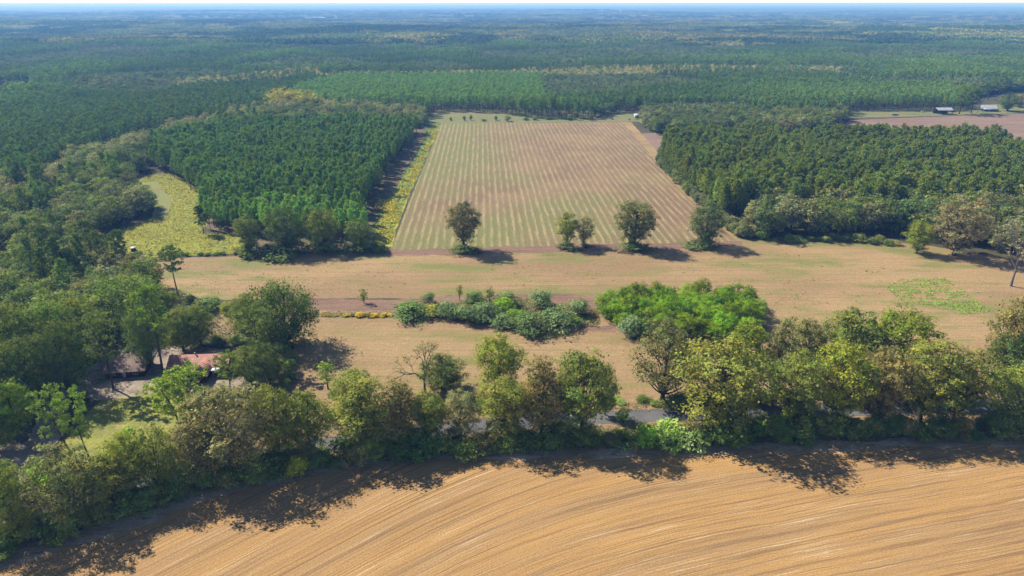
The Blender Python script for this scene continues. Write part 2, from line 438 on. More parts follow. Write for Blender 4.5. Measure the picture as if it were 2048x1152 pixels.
def broadleaf(seed, H=16, R=6.5, z0=0.18, nl=22, nc=17, nv=13, ls=0.5, shape='round', gap=0.0, lr=(0.24, 0.40), twigs=0.3, stems=1, droop=0.0):
    r = np.random.default_rng(seed)
    tr, cr = MB(), MB()
    hc = H * (1 - z0)
    zc = H * z0
    lob = []
    d = dirs(r, nl * 8, -1.0)
    for q in d:
        rad = r.uniform(0.45, 0.82)
        t = 0.5 + 0.54 * q[2] * rad          # height in crown
        if shape == 'vase': env = 0.60 + 0.62 * t if t < 0.6 else 1.0 - 0.25 * (t - 0.6) / 0.4
        elif shape == 'column': env = 0.75
        elif shape == 'cone': env = 1.15 - 0.75 * t
        else: env = 1.0
        p = np.array([q[0] * rad * R * env, q[1] * rad * R * env, zc + hc * t * 0.97])
        rr = R * r.uniform(*lr)
        if all(np.linalg.norm((p - o[0]) * (1, 1, 0.9)) > 0.62 * min(rr, o[1]) + 0.25 * R * (1 if nl < 16 else 0.6) for o in lob):
            lob.append((p, rr))
        if len(lob) >= nl: break
    lean = r.normal(0, 0.04, 2) * H
    top = np.array([lean[0], lean[1], H * 0.80])
    tw = R * 0.055 + 0.06
    bases = []
    for s in range(stems):
        o = np.array([0, 0, 0.]) if stems == 1 else np.array([math.cos(s * 2.1) * 0.5, math.sin(s * 2.1) * 0.5, 0])
        e = top if stems == 1 else top + np.array([math.cos(s * 2.1), math.sin(s * 2.1), 0]) * R * 0.35
        tp = bez(o - (0, 0, 0.4), o * 1.2 + np.array([r.normal(0, .3), r.normal(0, .3), H * 0.4]), e, 9)
        rd = tw / math.sqrt(stems) * np.linspace(1, 0.25, 9); rd[0] *= 1.5
        tr.tube(tp, rd, 8); bases.append(tp)
    for p, rr in lob:
        tp = bases[r.integers(len(bases))]
        hz = np.clip((p[2] - 0.55 * np.hypot(p[0], p[1]) - rr * 0.3) / (H * 0.8), 0.16, 0.9)
        b0 = tp[int(hz * 8)]
        mid = (b0 + p) / 2 + np.array([0, 0, -0.06 * H]) + r.normal(0, 0.25, 3)
        q = bez(b0, mid, p, 6)
        w = tw * 0.42 * (1.15 - hz * 0.6)
        tr.tube(q, w * np.linspace(1, 0.25, 6), 5)
        dd = dirs(r, nc, -0.55)
        if gap: dd = dd[r.random(nc) > gap]
        cc = p + dd * rr * r.uniform(0.55, 1.08, (len(dd), 1)) * (1.1, 1.1, 0.85)
        if droop: cc[:, 2] -= droop * np.hypot(cc[:, 0], cc[:, 1]) / R * r.uniform(0, 1, len(cc)) * 1.5
        for k in range(len(cc)):
            if r.random() < twigs: tr.tube(bez(p, (p + cc[k]) / 2 + r.normal(0, .15, 3), cc[k], 3), [w * 0.22, w * 0.14, w * 0.06], 3)
        crad = rr * 0.36
        n = nv
        L = np.repeat(cc, n, 0) + r.normal(0, 1, (len(cc) * n, 3)) * crad * (0.55, 0.55, 0.36 + droop * 0.3)
        nn = np.repeat(dd * 0.8 + (0, 0, 0.55), n, 0)
        lc = varcol(r, 1, 0.06, 0.07)[0] * varcol(r, len(cc), 0.05, 0.10)
        col = np.repeat(lc, n, 0) * varcol(r, len(L), 0.05, 0.13)
        leaves(cr, L, nn, ls, col, r)
    cm = cr.mesh('broadleaf_crown'); tm = tr.mesh('broadleaf_trunk')
    tm.materials.append(M['bark']); cm.materials.append(M['leaf'])
    return dict(crown=cm, trunk=tm, **ext(cr))

def bush(seed, H=3.5, R=2.4, nl=9, nc=14, nv=12, ls=0.32):
    r = np.random.default_rng(seed)
    tr, cr = MB(), MB()
    for i in range(nl):
        q = dirs(r, 1, 0.0)[0]; rad = r.uniform(0.1, 0.62)
        p = np.array([q[0] * rad * R, q[1] * rad * R, H * (0.22 + 0.48 * q[2])])
        rr = R * r.uniform(0.34, 0.5)
        tr.tube(bez(np.array([q[0] * .2, q[1] * .2, -0.1]), p * (0.4, 0.4, 0.6), p, 4), [0.07, 0.05, 0.04, 0.02], 4)
        dd = dirs(r, nc, -0.6)
        cc = p + dd * rr * r.uniform(0.6, 1.1, (nc, 1)) * (1, 1, H / R * 0.62)
        cc[:, 2] = np.maximum(cc[:, 2], 0.15)
        L = np.repeat(cc, nv, 0) + r.normal(0, 1, (nc * nv, 3)) * rr * 0.2
        L[:, 2] = np.maximum(L[:, 2], 0.05)
        lc = varcol(r, 1, 0.05, 0.06)[0] * varcol(r, nc, 0.04, 0.09)
        leaves(cr, L, np.repeat(dd + (0, 0, 0.4), nv, 0), ls, np.repeat(lc, nv, 0) * varcol(r, len(L), 0.05, 0.14), r)
    cm = cr.mesh('bush_foliage'); tm = tr.mesh('bush_stems')
    tm.materials.append(M['bark']); cm.materials.append(M['leaf'])
    return dict(crown=cm, trunk=tm, **ext(cr))

def pine(seed, H=22, R=3.6, live=0.5, nb=30, tufts=4, nn=26, nl=0.62, nw=0.16, tr_r=0.24, spread=0.5, bend=0.5, flat=0.0):
    r = np.random.default_rng(seed)
    tr, cr = MB(), MB()
    e = np.array([r.normal(0, bend), r.normal(0, bend), H * 0.97])
    tp = bez(np.array([0, 0, -0.4]), np.array([r.normal(0, bend), r.normal(0, bend), H * 0.5]), e, 9)
    tr.tube(tp, tr_r * np.linspace(1.1, 0.15, 9), 7)
    for i in range(nb):
        t = live + (1 - live) * ((i + r.random()) / nb)
        k = (t - live) / (1 - live)
        b0 = tp[0] + (tp[-1] - tp[0]) * t
        j = t * 8; j0 = min(int(j), 7); b0 = tp[j0] + (tp[j0 + 1] - tp[j0]) * (j - j0)
        env = math.sqrt(max(0.05, math.sin(math.pi * (0.18 + 0.80 * k)))) if not flat else (0.55 + 0.45 * math.sin(math.pi * k)) if flat == 1 else min(1.0, 0.55 + 2.0 * k) * (1.10 - k) ** 0.5
        ln = R * env * r.uniform(0.55, 1.1)
        th = i * 2.4 + r.normal(0, 0.4)
        up = r.uniform(-0.05, 0.35) + 0.5 * k
        dv = np.array([math.cos(th), math.sin(th), up])
        tip = b0 + dv * ln
        q = bez(b0, b0 + dv * ln * 0.5 - (0, 0, 0.12 * ln), tip, 4)
        tr.tube(q, tr_r * 0.28 * (1.2 - k) * np.linspace(1, 0.25, 4), 4)
        m = tufts
        f = r.uniform(0.45, 1.05, m)[:, None]
        cc = b0 + dv * ln * f + r.normal(0, 1, (m, 3)) * spread * (1, 1, 0.45) * (0.5 + 0.5 * f)
        L = np.repeat(cc, nn, 0)
        nd = unit(r.normal(0, 1, (len(L), 3)) + (0, 0, 0.5))
        L = L + nd * nl * r.uniform(0.3, 1.0, (len(L), 1))
        # needle sprays lie along nd
        side = unit(np.cross(nd, r.normal(0, 1, nd.shape)))
        s = nl * r.uniform(0.6, 1.2, (len(L), 1)); w = nw * r.uniform(0.6, 1.3, (len(L), 1))
        v = np.stack([L - nd * s * .5, L + side * w, L + nd * s * .5, L - side * w], 1)
        lc = varcol(r, m, 0.05, 0.10)
        cr.add(v.reshape(-1, 3), np.arange(len(L) * 4).reshape(-1, 4), np.repeat(np.repeat(lc, nn, 0) * varcol(r, len(L), 0.04, 0.12), 4, 0))
    cm = cr.mesh('pine_crown'); tm = tr.mesh('pine_trunk')
    tm.materials.append(M['pine_bark']); cm.materials.append(M['leaf'])
    return dict(crown=cm, trunk=tm, **ext(cr))

def deadtree(seed, H=14, R=6, leafy=0.0):
    r = np.random.default_rng(seed)
    tr, cr = MB(), MB()
    def grow(p, d, ln, w, lv):
        n = 4
        e = p + d * ln
        m = p + d * ln * 0.5 + r.normal(0, 0.10, 3) * ln
        q = bez(p, m, e, n)
        tr.tube(q, w * np.linspace(1, 0.6, n), 7 if lv < 2 else 4 if lv < 4 else 3)
        if lv >= 5 or w < 0.018:
            if leafy and r.random() < leafy:
                k = 9
                L = e + r.normal(0, 0.45, (k, 3))
                leaves(cr, L, np.tile(d, (k, 1)) + (0, 0, .5), 0.4, varcol(r, k, 0.08, 0.15), r)
            return
        for i in range(r.integers(2, 4) + (1 if lv == 0 else 0)):
            nd = unit(d + r.normal(0, 0.55, 3) * (1, 1, 0.55) + (0, 0, 0.12))
            grow(q[-1] if i else e, nd, ln * r.uniform(0.62, 0.88), w * r.uniform(0.5, 0.68), lv + 1)
    grow(np.array([0, 0, -0.3]), np.array([0, 0, 1.]), H * 0.26, R * 0.07, 0)
    tm = tr.mesh('bare_branches'); tm.materials.append(M['dead_wood'])
    cm = None
    if cr.v: cm = cr.mesh('sparse_leaves'); cm.materials.append(M['leaf'])
    hh = max(v[:, 2].max() for v in tr.v)
    rr = np.percentile(np.hypot(*np.concatenate(tr.v)[:, :2].T), 98)
    return dict(crown=cm, trunk=tm, H=hh, R=rr)

P = {
    'oak': [broadleaf(11 + i, 16, 7.2, 0.03, 38, 20, 23, 0.36) for i in range(3)],
    'pecan': [broadleaf(21 + i, 17, 6.4, 0.08, 38, 19, 23, 0.35, 'vase', 0.05, (0.22, 0.36), 0.35) for i in range(4)],
    'feather': [broadleaf(31 + i, 15, 6.0, 0.07, 38, 19, 20, 0.30, 'round', 0.08, (0.22, 0.34), 0.5) for i in range(2)],
    'tall': [broadleaf(41 + i, 18, 4.6, 0.07, 32, 19, 23, 0.35, 'column', 0.05, (0.32, 0.48), 0.3) for i in range(3)],
    'dome': [broadleaf(51 + i, 13, 7.5, 0.0, 46, 22, 20, 0.36, 'round', 0.0, (0.24, 0.40), 0.2, droop=0.8) for i in range(2)],
    'grove': [broadleaf(61 + i, 8, 3.6, 0.0, 18, 18, 18, 0.30, 'round', 0.0, (0.34, 0.5), 0.1, 3) for i in range(3)],
    'young': [broadleaf(71 + i, 7, 1.9, 0.06, 10, 10, 13, 0.30, 'cone', 0.0, (0.36, 0.55), 0.3) for i in range(2)],
    'bush': [bush(81 + i) for i in range(3)],
    'willow': [bush(86 + i, 4.0, 3.4, 12, 15, 15, 0.30) for i in range(2)],
    'pine': [pine(91 + i) for i in range(3)],
    'yardpine': [pine(95 + i, 18, 5.0, 0.42, 30, 5, 22, 0.55, 0.14, 0.24, 0.62, 0.9, 1) for i in range(3)],
    'planted': [pine(101 + i, 17, 2.9, 0.36, 44, 3, 11, 0.66, 0.20, 0.15, 0.3, 0.25, 2) for i in range(4)],
    'wood_oak': [broadleaf(111 + i, 15, 5.6, 0.06, 20, 14, 11, 0.58, 'round', 0, (0.28, 0.44), 0.0) for i in range(4)],
    'far_pine': [pine(121 + i, 18, 3.1, 0.40, 18, 2, 7, 1.2, 0.45, 0.17, 0.4, 0.25, 2) for i in range(3)],
    'far_oak': [broadleaf(131 + i, 14, 5.2, 0.06, 12, 9, 5, 1.25, 'round', 0, (0.32, 0.5), 0.0) for i in range(3)],
    'dead': [deadtree(141), deadtree(144, 14, 6, 0.6), deadtree(149, 14, 6, 0.35)],
}
# ------------------------------------------------------------ ground and fields
def poly_ground(name, pts, mat, z, step=2.0, jit=0.6, seed=0):
    """flat sheet from picture points dropped to the ground, edges left ragged"""
    g = [np.array(at(*p)) for p in pts]
    out = []
    for i in range(len(g)):
        a, b = g[i], g[(i + 1) % len(g)]
        n = max(1, int(np.linalg.norm(b - a) / step))
        n = min(n, 400)
        for k in range(n):
            q = a + (b - a) * k / n
            j = jit
            dx = (fbm(q[0] / 7 + 3, q[1] / 7, seed + 1) - .5) * 4 * j + (vnoise(q[0] * 1.1, q[1] * 1.1, seed + 2) - .5) * j
            dy = (fbm(q[0] / 7 + 9, q[1] / 7, seed + 5) - .5) * 4 * j + (vnoise(q[0] * 1.1, q[1] * 1.1, seed + 7) - .5) * j
            out.append((q[0] + float(dx), q[1] + float(dy), 0))
    me = bpy.data.meshes.new(name)
    me.from_pydata(out, [], [tuple(range(len(out)))])
    me.update()
    if me.polygons[0].normal.z < 0:
        me.flip_normals()
    o = link(name, me, mat, None, (0, 0, z))
    return tag(o, kind='structure')

rings = np.concatenate([[0], np.geomspace(30, 42000, 90)])
ang = np.linspace(0, 2 * math.pi, 240, endpoint=False)
gv = [(0, 0, 0)]
for rr_ in rings[1:]:
    x = rr_ * np.sin(ang); y = rr_ * np.cos(ang)
    gv += list(zip(x.tolist(), y.tolist(), terrain(x, y).tolist()))
nA = len(ang)
gf = [(0, 1 + (j + 1) % nA, 1 + j) for j in range(nA)]
for i in range(len(rings) - 2):
    o1 = 1 + i * nA; o2 = o1 + nA
    gf += [(o1 + j, o1 + (j + 1) % nA, o2 + (j + 1) % nA, o2 + j) for j in range(nA)]
me = bpy.data.meshes.new('ground'); me.from_pydata(gv, [], gf); me.update()
if me.polygons[0].normal.z < 0: me.flip_normals()
tag(link('ground', me, M['floor']), kind='structure')

Z = 0.004
HEDGE = [(-500, 1330), (-200, 1205), (0, 1120), (60, 1098), (200, 1052), (400, 985), (520, 955), (650, 932), (850, 912), (1100, 902), (1400, 892), (1700, 884), (2048, 876), (2500, 868)]
# stubble field: its rows curve, carried by the UV map
def fslope(x): return 0.23 + 0.75 / (1 + np.exp((x + 5) / 18))
xs = np.linspace(-330, 330, 221)
fi = np.concatenate([[0], np.cumsum((fslope(xs[1:]) + fslope(xs[:-1])) / 2 * np.diff(xs))])
hg = np.array([at(*p) for p in HEDGE])
ytop = np.interp(xs, hg[:, 0], hg[:, 1]) + (fbm(xs / 5, xs * 0, 3) - .5) * 1.6
nr = 60
sv, suv = [], []
for i in range(nr + 1):
    t = i / nr
    y = ytop * (1 - t) + (-40) * t
    s_ = np.sqrt(1 + fslope(xs) ** 2)
    sv += list(zip(xs.tolist(), y.tolist(), [0.0] * len(xs)))
    suv += list(zip((xs * 1.2).tolist(), ((y - fi) / 1.2).tolist()))
nx = len(xs)
sf = [(i * nx + j, (i + 1) * nx + j, (i + 1) * nx + j + 1, i * nx + j + 1) for i in range(nr) for j in range(nx - 1)]
me = bpy.data.meshes.new('stubble_field'); me.from_pydata(sv, [], sf); me.update()
uvl = me.uv_layers.new(name='UVMap')
li = np.empty(len(me.loops), np.int32); me.loops.foreach_get('vertex_index', li)
uvl.data.foreach_set('uv', np.array(suv, np.float32)[li].ravel())
tag(link('stubble_field', me, M['stubble'], None, (0, 0, 2 * Z)), kind='structure')

M['headland'] = m_mottle('field_headland', (0.44, 0.28, 0.145), (0.60, 0.45, 0.31), (0.30, 0.20, 0.12), (0.09, 0.3, 1), (0.8, 1.6, 1))
poly_ground('field_headland', [(x_, y_ - 4) for x_, y_ in HEDGE[2:]] + [(x_, y_ + d_) for (x_, y_), d_ in zip(HEDGE[:1:-1], [14, 14, 16, 20, 15, 12, 12, 14, 20, 26, 22, 20])], M['headland'], 3 * Z, seed=31, jit=0.9)
poly_ground('verge', [(-300, 1010), (60, 985), (300, 925), (600, 860), (900, 835), (1250, 800), (1700, 795), (2500, 780), (2500, 885), (2048, 890), (1400, 900), (900, 915), (600, 945), (200, 1060), (-300, 1260)], M['verge'], Z, seed=1)
poly_ground('hay_field_beyond_creek', [(225, 520), (500, 512), (770, 497), (1100, 497), (1480, 478), (1700, 476), (1850, 490), (2048, 525), (2500, 600), (2600, 1010), (1990, 790), (1560, 760), (1500, 640), (1180, 600), (1100, 592), (640, 598), (330, 600), (290, 560)], M['hay'], Z, seed=2)
poly_ground('hay_field_by_road', [(410, 620), (640, 612), (1200, 610), (1500, 600), (1600, 700), (2000, 770), (2000, 800), (1250, 812), (900, 840), (570, 850), (575, 760), (590, 690), (420, 680)], M['hay_near'], 2 * Z, seed=3)
poly_ground('creek_bank', [(560, 590), (640, 597), (780, 600), (900, 590), (1100, 588), (1190, 590), (1210, 600), (1190, 655), (1290, 640), (1300, 690), (1240, 668), (1130, 655), (1000, 660), (900, 640), (780, 634), (560, 634)], M['creek'], 3 * Z, seed=4, jit=0.8)
poly_ground('row_crop_field', [(778, 504), (882, 247), (1245, 244), (1262, 262), (1350, 372), (1482, 486)], M['rowcrop'], 2 * Z, seed=5, jit=0.25)
poly_ground('field_edge_track', [(1240, 244), (1262, 244), (1290, 275), (1330, 320), (1400, 392), (1475, 455), (1500, 482), (1478, 484), (1350, 372), (1262, 262)], M['hay'], 2.5 * Z, seed=26, jit=0.4)
poly_ground('headland', [(772, 500), (1482, 482), (1490, 492), (1300, 500), (1000, 508), (770, 512)], M['creek'], 3 * Z, seed=6, jit=0.8)
poly_ground('field_track', [(1262, 268), (1380, 262), (1660, 268), (1700, 240), (2100, 225), (2700, 225), (2700, 300), (1340, 310), (1310, 300)], M['plowed'], Z, seed=7, jit=0.8)
poly_ground('meadow', [(262, 368), (300, 350), (345, 348), (410, 385), (425, 430), (400, 465), (480, 472), (500, 505), (300, 515), (190, 500), (215, 470), (300, 440), (310, 410)], M['meadow'], 2 * Z, seed=8)
poly_ground('mown_path', [(285, 362), (310, 360), (345, 400), (335, 440), (305, 442), (318, 410)], M['swath'], 3 * Z, seed=9, jit=0.5)
poly_ground('pine_stand_floor', [(470, 470), (410, 455), (412, 400), (345, 345), (300, 330), (420, 255), (845, 255), (860, 262), (800, 350), (770, 430), (760, 490), (610, 505), (500, 500)], M['needles'], Z, seed=10)
poly_ground('flower_strip', [(752, 492), (748, 455), (775, 400), (815, 340), (858, 268), (845, 250), (882, 249), (850, 320), (815, 400), (782, 494)], M['meadow'], 3 * Z, seed=11, jit=0.4)
poly_ground('pasture', [(845, 251), (860, 232), (880, 218), (1290, 222), (1290, 243), (882, 247)], M['pasture'], 3 * Z, seed=12)
poly_ground('homestead_grass', [(1690, 236), (1700, 222), (2060, 205), (2400, 205), (2400, 228), (2050, 226), (1830, 233)], M['pasture'], 2 * Z, seed=13)
poly_ground('lawn', [(90, 925), (200, 800), (330, 780), (420, 820), (440, 880), (350, 900), (150, 960)], M['lawn'], 2 * Z, seed=14)
poly_ground('sandy_yard', [(120, 790), (170, 740), (230, 700), (340, 690), (480, 700), (540, 725), (470, 780), (330, 785), (210, 800)], M['sand'], 3 * Z, seed=15)
poly_ground('dirt_drive', [(-60, 1000), (-60, 900), (60, 880), (95, 790), (150, 770), (130, 860), (90, 930), (20, 990)], M['sand'], Z * 2.5, seed=16)

ROAD = [(-400, 1180), (-100, 1090), (0, 1055), (102, 1023), (263, 978), (376, 945), (526, 915), (600, 899), (670, 886), (800, 868), (900, 857), (1000, 848), (1100, 841), (1270, 832), (1500, 825), (1700, 820), (1960, 813), (2300, 802)]
rg = np.array([at(*p) for p in ROAD])
tt = np.linspace(0, len(rg) - 1, 240)
rc = np.stack([np.interp(tt, np.arange(len(rg)), rg[:, k]) for k in (0, 1)], 1)
ker = np.ones(13) / 13
rs = np.stack([np.convolve(np.pad(rc[:, k], 6, 'edge'), ker, 'valid') for k in (0, 1)], 1)
tg = unit(np.gradient(rs, axis=0)); nm = np.stack([-tg[:, 1], tg[:, 0]], 1)
def strip(name, off0, off1, z0, mat, rag=0.0, z1=None):
    z1 = z0 if z1 is None else z1
    j0 = (fbm(rs[:, 0] / 2, rs[:, 1] / 2, 9) - .5) * rag; j1 = (fbm(rs[:, 0] / 2, rs[:, 1] / 2, 19) - .5) * rag
    a = rs + nm * (off0 + j0)[:, None]; b = rs + nm * (off1 + j1)[:, None]
    v = [(p[0], p[1], z0) for p in a] + [(p[0], p[1], z1) for p in b]
    n = len(a)
    me = bpy.data.meshes.new(name); me.from_pydata(v, [], [(i, i + 1, n + i + 1, n + i) for i in range(n - 1)]); me.update()
    if me.polygons[0].normal.z < 0: me.flip_normals()
    return tag(link(name, me, mat), kind='structure')
one = np.ones(len(rs))
strip('road_shoulder', -5.2 * one, 5.6 * one, 3 * Z, M['shoulder'], 2.5)
strip('road', -3.1 * one, 3.1 * one, 4 * Z, M['asphalt'], 0.25)
# ------------------------------------------------------------ trees and shrubs that stand on their own
def plant(kind, px, py, top, width, col, name=None, label=None, cat='tree', group=None, var=None, rz=None, lean=0, hs=1.0, xy=None, dims=None):
    """picture base point, picture height of the top and crown width -> a tree of that real size"""
    protos = P[kind]
    pr = protos[(var if var is not None else random.randrange(len(protos))) % len(protos)]
    if xy is None:
        x, y = at(px, py)
        beta = PITCH + math.atan((top - 576) / FPX)
        h = CAM_H - y * math.tan(beta)
        depth = y * CP + (CAM_H - h / 2) * SP
        w = width / FPX * depth * ((0.89 if py > 780 and kind != 'yardpine' else 0.9) if cat == 'tree' else 1.25)
        h = max(h, 0.8) * (1.02 if cat == 'tree' else 0.88) * hs
    else:
        x, y = xy; h, w = dims
    o = empty(name or 'broadleaf_tree', (x, y, float(terrain(x, y))), random.uniform(0, 6.28) if rz is None else rz)
    if lean: o.rotation_euler = (0, lean, 0)
    parts = [('trunk' if cat == 'tree' else 'stem', pr['trunk'])] + ([('crown' if cat == 'tree' else 'foliage', pr['crown'])] if pr['crown'] else [])
    for nme, me in parts:
        c = bpy.data.objects.new(nme, me); C.objects.link(c); c.parent = o
        c.scale = (w / 2 / pr['R'] / 1.04, w / 2 / pr['R'] / 1.04, h / pr['H'])
        c.color = (*col, 1)
    return tag(o, label, cat, group)

GRN = (0.088, 0.112, 0.032); DKG = (0.056, 0.080, 0.028); OLV = (0.105, 0.118, 0.034); BRN = (0.112, 0.102, 0.048)
YGR = (0.118, 0.142, 0.026); GRY = (0.130, 0.130, 0.080); LIM = (0.105, 0.175, 0.022); BLU = (0.085, 0.125, 0.070); GO = (0.098, 0.108, 0.052)

heroes = [
 # hedge on the near side of the road, from the left end of the picture
 ('oak', 42, 1078, 948, 105, GRN, 'dark green rounded tree at the lower left corner beside the stubble field'),
 ('tall', 20, 1010, 925, 60, GRN, 'small green tree behind the rounded one at the lower left corner'),
 ('feather', 148, 1046, 905, 150, GO, 'grey-olive feathery tree near the left end of the roadside hedge'),
 ('pecan', 228, 1016, 915, 110, OLV, 'olive tree between the grey feathery tree and the yellow-green one'),
 ('pecan', 268, 990, 872, 95, YGR, 'slim yellow-green tree with a pale trunk in front of the lawn'),
 ('oak', 325, 986, 862, 105, GRN, 'dark green tree just left of the big grey-brown oak'),
 ('feather', 462, 945, 775, 190, (0.115, 0.11, 0.062), 'big grey-brown oak below the red-roofed house'),
 ('oak', 405, 960, 830, 100, (0.105, 0.105, 0.055), 'lower grey-olive tree against the left side of the big grey-brown oak'),
 ('pecan', 562, 925, 780, 105, OLV, 'olive-yellow tree right of the big grey-brown oak'),
 ('pecan', 622, 915, 788, 105, GRN, 'green tree with a forked dark trunk beside the gap showing the road'),
 ('tall', 724, 900, 762, 115, OLV, 'tall olive tree right of the first gap showing the road'),
 ('tall', 803, 888, 768, 90, BRN, 'brownish tree between the tall olive tree and a green one'),
 ('pecan', 862, 884, 790, 80, GRN, 'mid green tree below the dark evergreen oak'),
 ('feather', 922, 882, 786, 80, GRY, 'pale grey-green tree in the middle of the roadside hedge'),
 ('pecan', 1008, 880, 758, 110, OLV, 'olive tree in front of the tall yellow-green roadside tree'),
 ('tall', 1082, 874, 722, 85, BRN, 'brown-olive slim tree left of the big green tree'),
 ('pecan', 1163, 870, 710, 135, GRN, 'big green tree standing over the grey road at the centre'),
 ('pecan', 1432, 862, 682, 190, OLV, 'huge olive spreading tree right of the open stretch of road'),
 ('pecan', 1582, 852, 705, 110, GRN, 'green tree with white-grey limbs right of the huge olive tree'),
 ('pecan', 1665, 850, 690, 125, YGR, 'yellow-green tree in the dense roadside group'),
 ('pecan', 1748, 848, 700, 120, BRN, 'brown-tinged tree in the dense roadside group'),
 ('pecan', 1838, 844, 692, 140, OLV, 'broad olive tree near the right end of the dense roadside group'),
 ('pecan', 1905, 838, 700, 110, OLV, 'olive tree closing the right end of the dense roadside group'),
 ('oak', 2025, 850, 728, 125, GRN, 'rounded green tree at the right edge beside the road'),
 # beyond the road
 ('feather', 852, 772, 690, 165, (0.15, 0.14, 0.09), None),
 ('oak', 884, 778, 714, 100, DKG, 'dark evergreen oak leaning against the half-dead tree'),
 ('pecan', 997, 800, 670, 98, YGR, 'tall yellow-green tree just beyond the road, alone against the hay field'),
 ('oak', 712, 830, 740, 100, GRN, 'green rounded tree behind the tall olive tree'),
 ('feather', 1325, 800, 646, 145, (0.088, 0.09, 0.048), 'dark grey-brown oak beyond the open stretch of road'),
 ('pecan', 1485, 800, 652, 95, YGR, 'yellow-topped tree behind the huge olive tree'),
 ('tall', 1545, 800, 640, 52, GO, 'thin grey-green tree in front of the right end of the bright grove'),
 ('pecan', 1602, 772, 640, 80, GO, 'greyish green tree left of two dark tall field-side trees'),
 ('pecan', 1682, 765, 624, 120, GRN, 'left of two dark green tall trees rising behind the roadside group'),
 ('pecan', 1782, 765, 620, 135, (0.09, 0.12, 0.02), 'right of two dark green tall trees rising behind the roadside group'),
 ('pecan', 2015, 760, 598, 110, BRN, 'olive-brown tall tree at the right edge above the dark green dome'),
 ('dome', 2012, 775, 664, 100, DKG, 'dark green dome-shaped tree at the right edge of the hay field'),
 ('oak', 1210, 830, 740, 45, GRN, 'small green tree tucked right behind the big central tree'),
 # tall yellow-green clump beyond the left stand
 ('oak', 562, 222, 184, 38, (0.17, 0.165, 0.035), 'leftmost big yellow-green tree of the clump beyond the left stand'),
 ('oak', 588, 219, 181, 38, (0.19, 0.18, 0.03), 'highest yellow tree of the clump beyond the left stand'),
 ('oak', 612, 226, 190, 34, (0.16, 0.16, 0.035), 'yellow-green tree on the right side of the clump beyond the left stand'),
 ('oak', 577, 229, 198, 30, (0.14, 0.145, 0.04), 'lower olive tree in front of the yellow clump'),
 ('oak', 626, 234, 208, 22, (0.18, 0.165, 0.035), 'small yellow tree at the right foot of the yellow clump'),
 # house yard
 ('dome', 572, 690, 564, 135, (0.055, 0.085, 0.022), 'large dark evergreen oak with drooping limbs on the edge of the hay field'),
 ('oak', 500, 680, 590, 75, GRN, 'green tree against the left side of the large drooping oak'),
 ('oak', 368, 702, 622, 80, GRN, 'green tree right behind the red-roofed house'),
 ('oak', 402, 690, 612, 70, GRN, 'green tree behind the red roof nearest the hay field'),
 ('oak', 303, 736, 605, 80, (0.075, 0.1, 0.04), 'dark tree rising between the two houses'),
 ('dome', 250, 660, 560, 170, (0.085, 0.12, 0.035), 'broad green oak crowning the back of the yard trees'),
 ('oak', 310, 640, 572, 110, GRN, 'green oak beside the tallest yard pine'),
 ('dome', 125, 735, 605, 150, (0.085, 0.12, 0.035), 'broad light green oak left of the brown-roofed house'),
 ('oak', 50, 760, 615, 130, GRN, 'green oak at the left edge among the yard trees'),
 ('oak', 170, 715, 600, 110, GRN, 'green oak behind the leaning yard pine'),
 ('oak', 145, 790, 650, 95, DKG, 'dark oak left of the brown-roofed house'),
 ('oak', 75, 815, 680, 120, DKG, 'dark oak in front of the left-edge yard oaks'),
 ('oak', 15, 830, 690, 110, GRN, 'green tree at the left edge above the dirt drive'),
 ('pecan', 45, 885, 768, 82, (0.085, 0.13, 0.022), 'yellowish green tree beside the dirt drive'),
 ('oak', -5, 900, 800, 90, GRN, 'green tree cut by the left edge beside the dirt drive'),
 ('oak', 540, 780, 690, 75, DKG, 'dark tree right of the red-roofed house'),
 ('oak', 505, 770, 695, 70, GRN, 'green tree close to the right end of the red roof'),
 # field-side trees in the middle distance
 ('oak', 575, 505, 418, 88, (0.05, 0.075, 0.03), 'big dark round oak in front of the left pine stand'),
 ('pecan', 500, 505, 430, 50, GRN, 'lighter green slim tree left of the big dark round oak'),
 ('oak', 648, 500, 418, 74, GRN, 'green round oak, middle of the row in front of the left pine stand'),
 ('oak', 721, 499, 436, 58, (0.075, 0.105, 0.035), 'smallest round oak, nearest the row-crop field corner'),
 ('pecan', 928, 500, 405, 76, (0.095, 0.09, 0.05), 'brown-green tree alone on the lower edge of the row-crop field'),
 ('pecan', 1133, 494, 425, 46, (0.115, 0.14, 0.04), 'light green tree, left of a pair on the row-crop field edge'),
 ('feather', 1167, 490, 432, 42, GRY, 'thin pale tree, right of a pair on the row-crop field edge'),
 ('pecan', 1268, 496, 404, 84, (0.08, 0.09, 0.04), 'tall irregular tree on the row-crop field edge, wider than the pair'),
 ('oak', 1408, 491, 404, 76, (0.05, 0.07, 0.03), 'dark round tree at the lower right corner of the row-crop field'),
 ('oak', 1833, 507, 444, 58, (0.10, 0.125, 0.025), 'small yellow-green round tree in front of the right woodland'),
 ('feather', 1908, 510, 398, 110, (0.12, 0.105, 0.07), 'brown-grey spreading tree in front of the right woodland'),
]
for k, px, py, top, w, col, lab in heroes:
    if lab: plant(k, px, py, top, w, col, label=lab)
r_ = plant('dead', 850, 785, 694, 150, (0.13, 0.12, 0.07), 'dead_tree', 'half-dead tree with bare grey limbs beyond the road', var=1)
plant('dead', 2022, 572, 432, 110, (0.13, 0.12, 0.08), 'bare_tree', 'nearly bare grey spreading tree at the right edge of the hay field', var=2)
plant('dead', 1955, 226, 190, 22, GRY, 'dead_tree', 'bare dead tree left of the grey-roofed far house', var=0)
plant('dead', 408, 905, 868, 30, GRY, 'dead_sapling', 'bare sapling among the shrubs below the house', var=0)

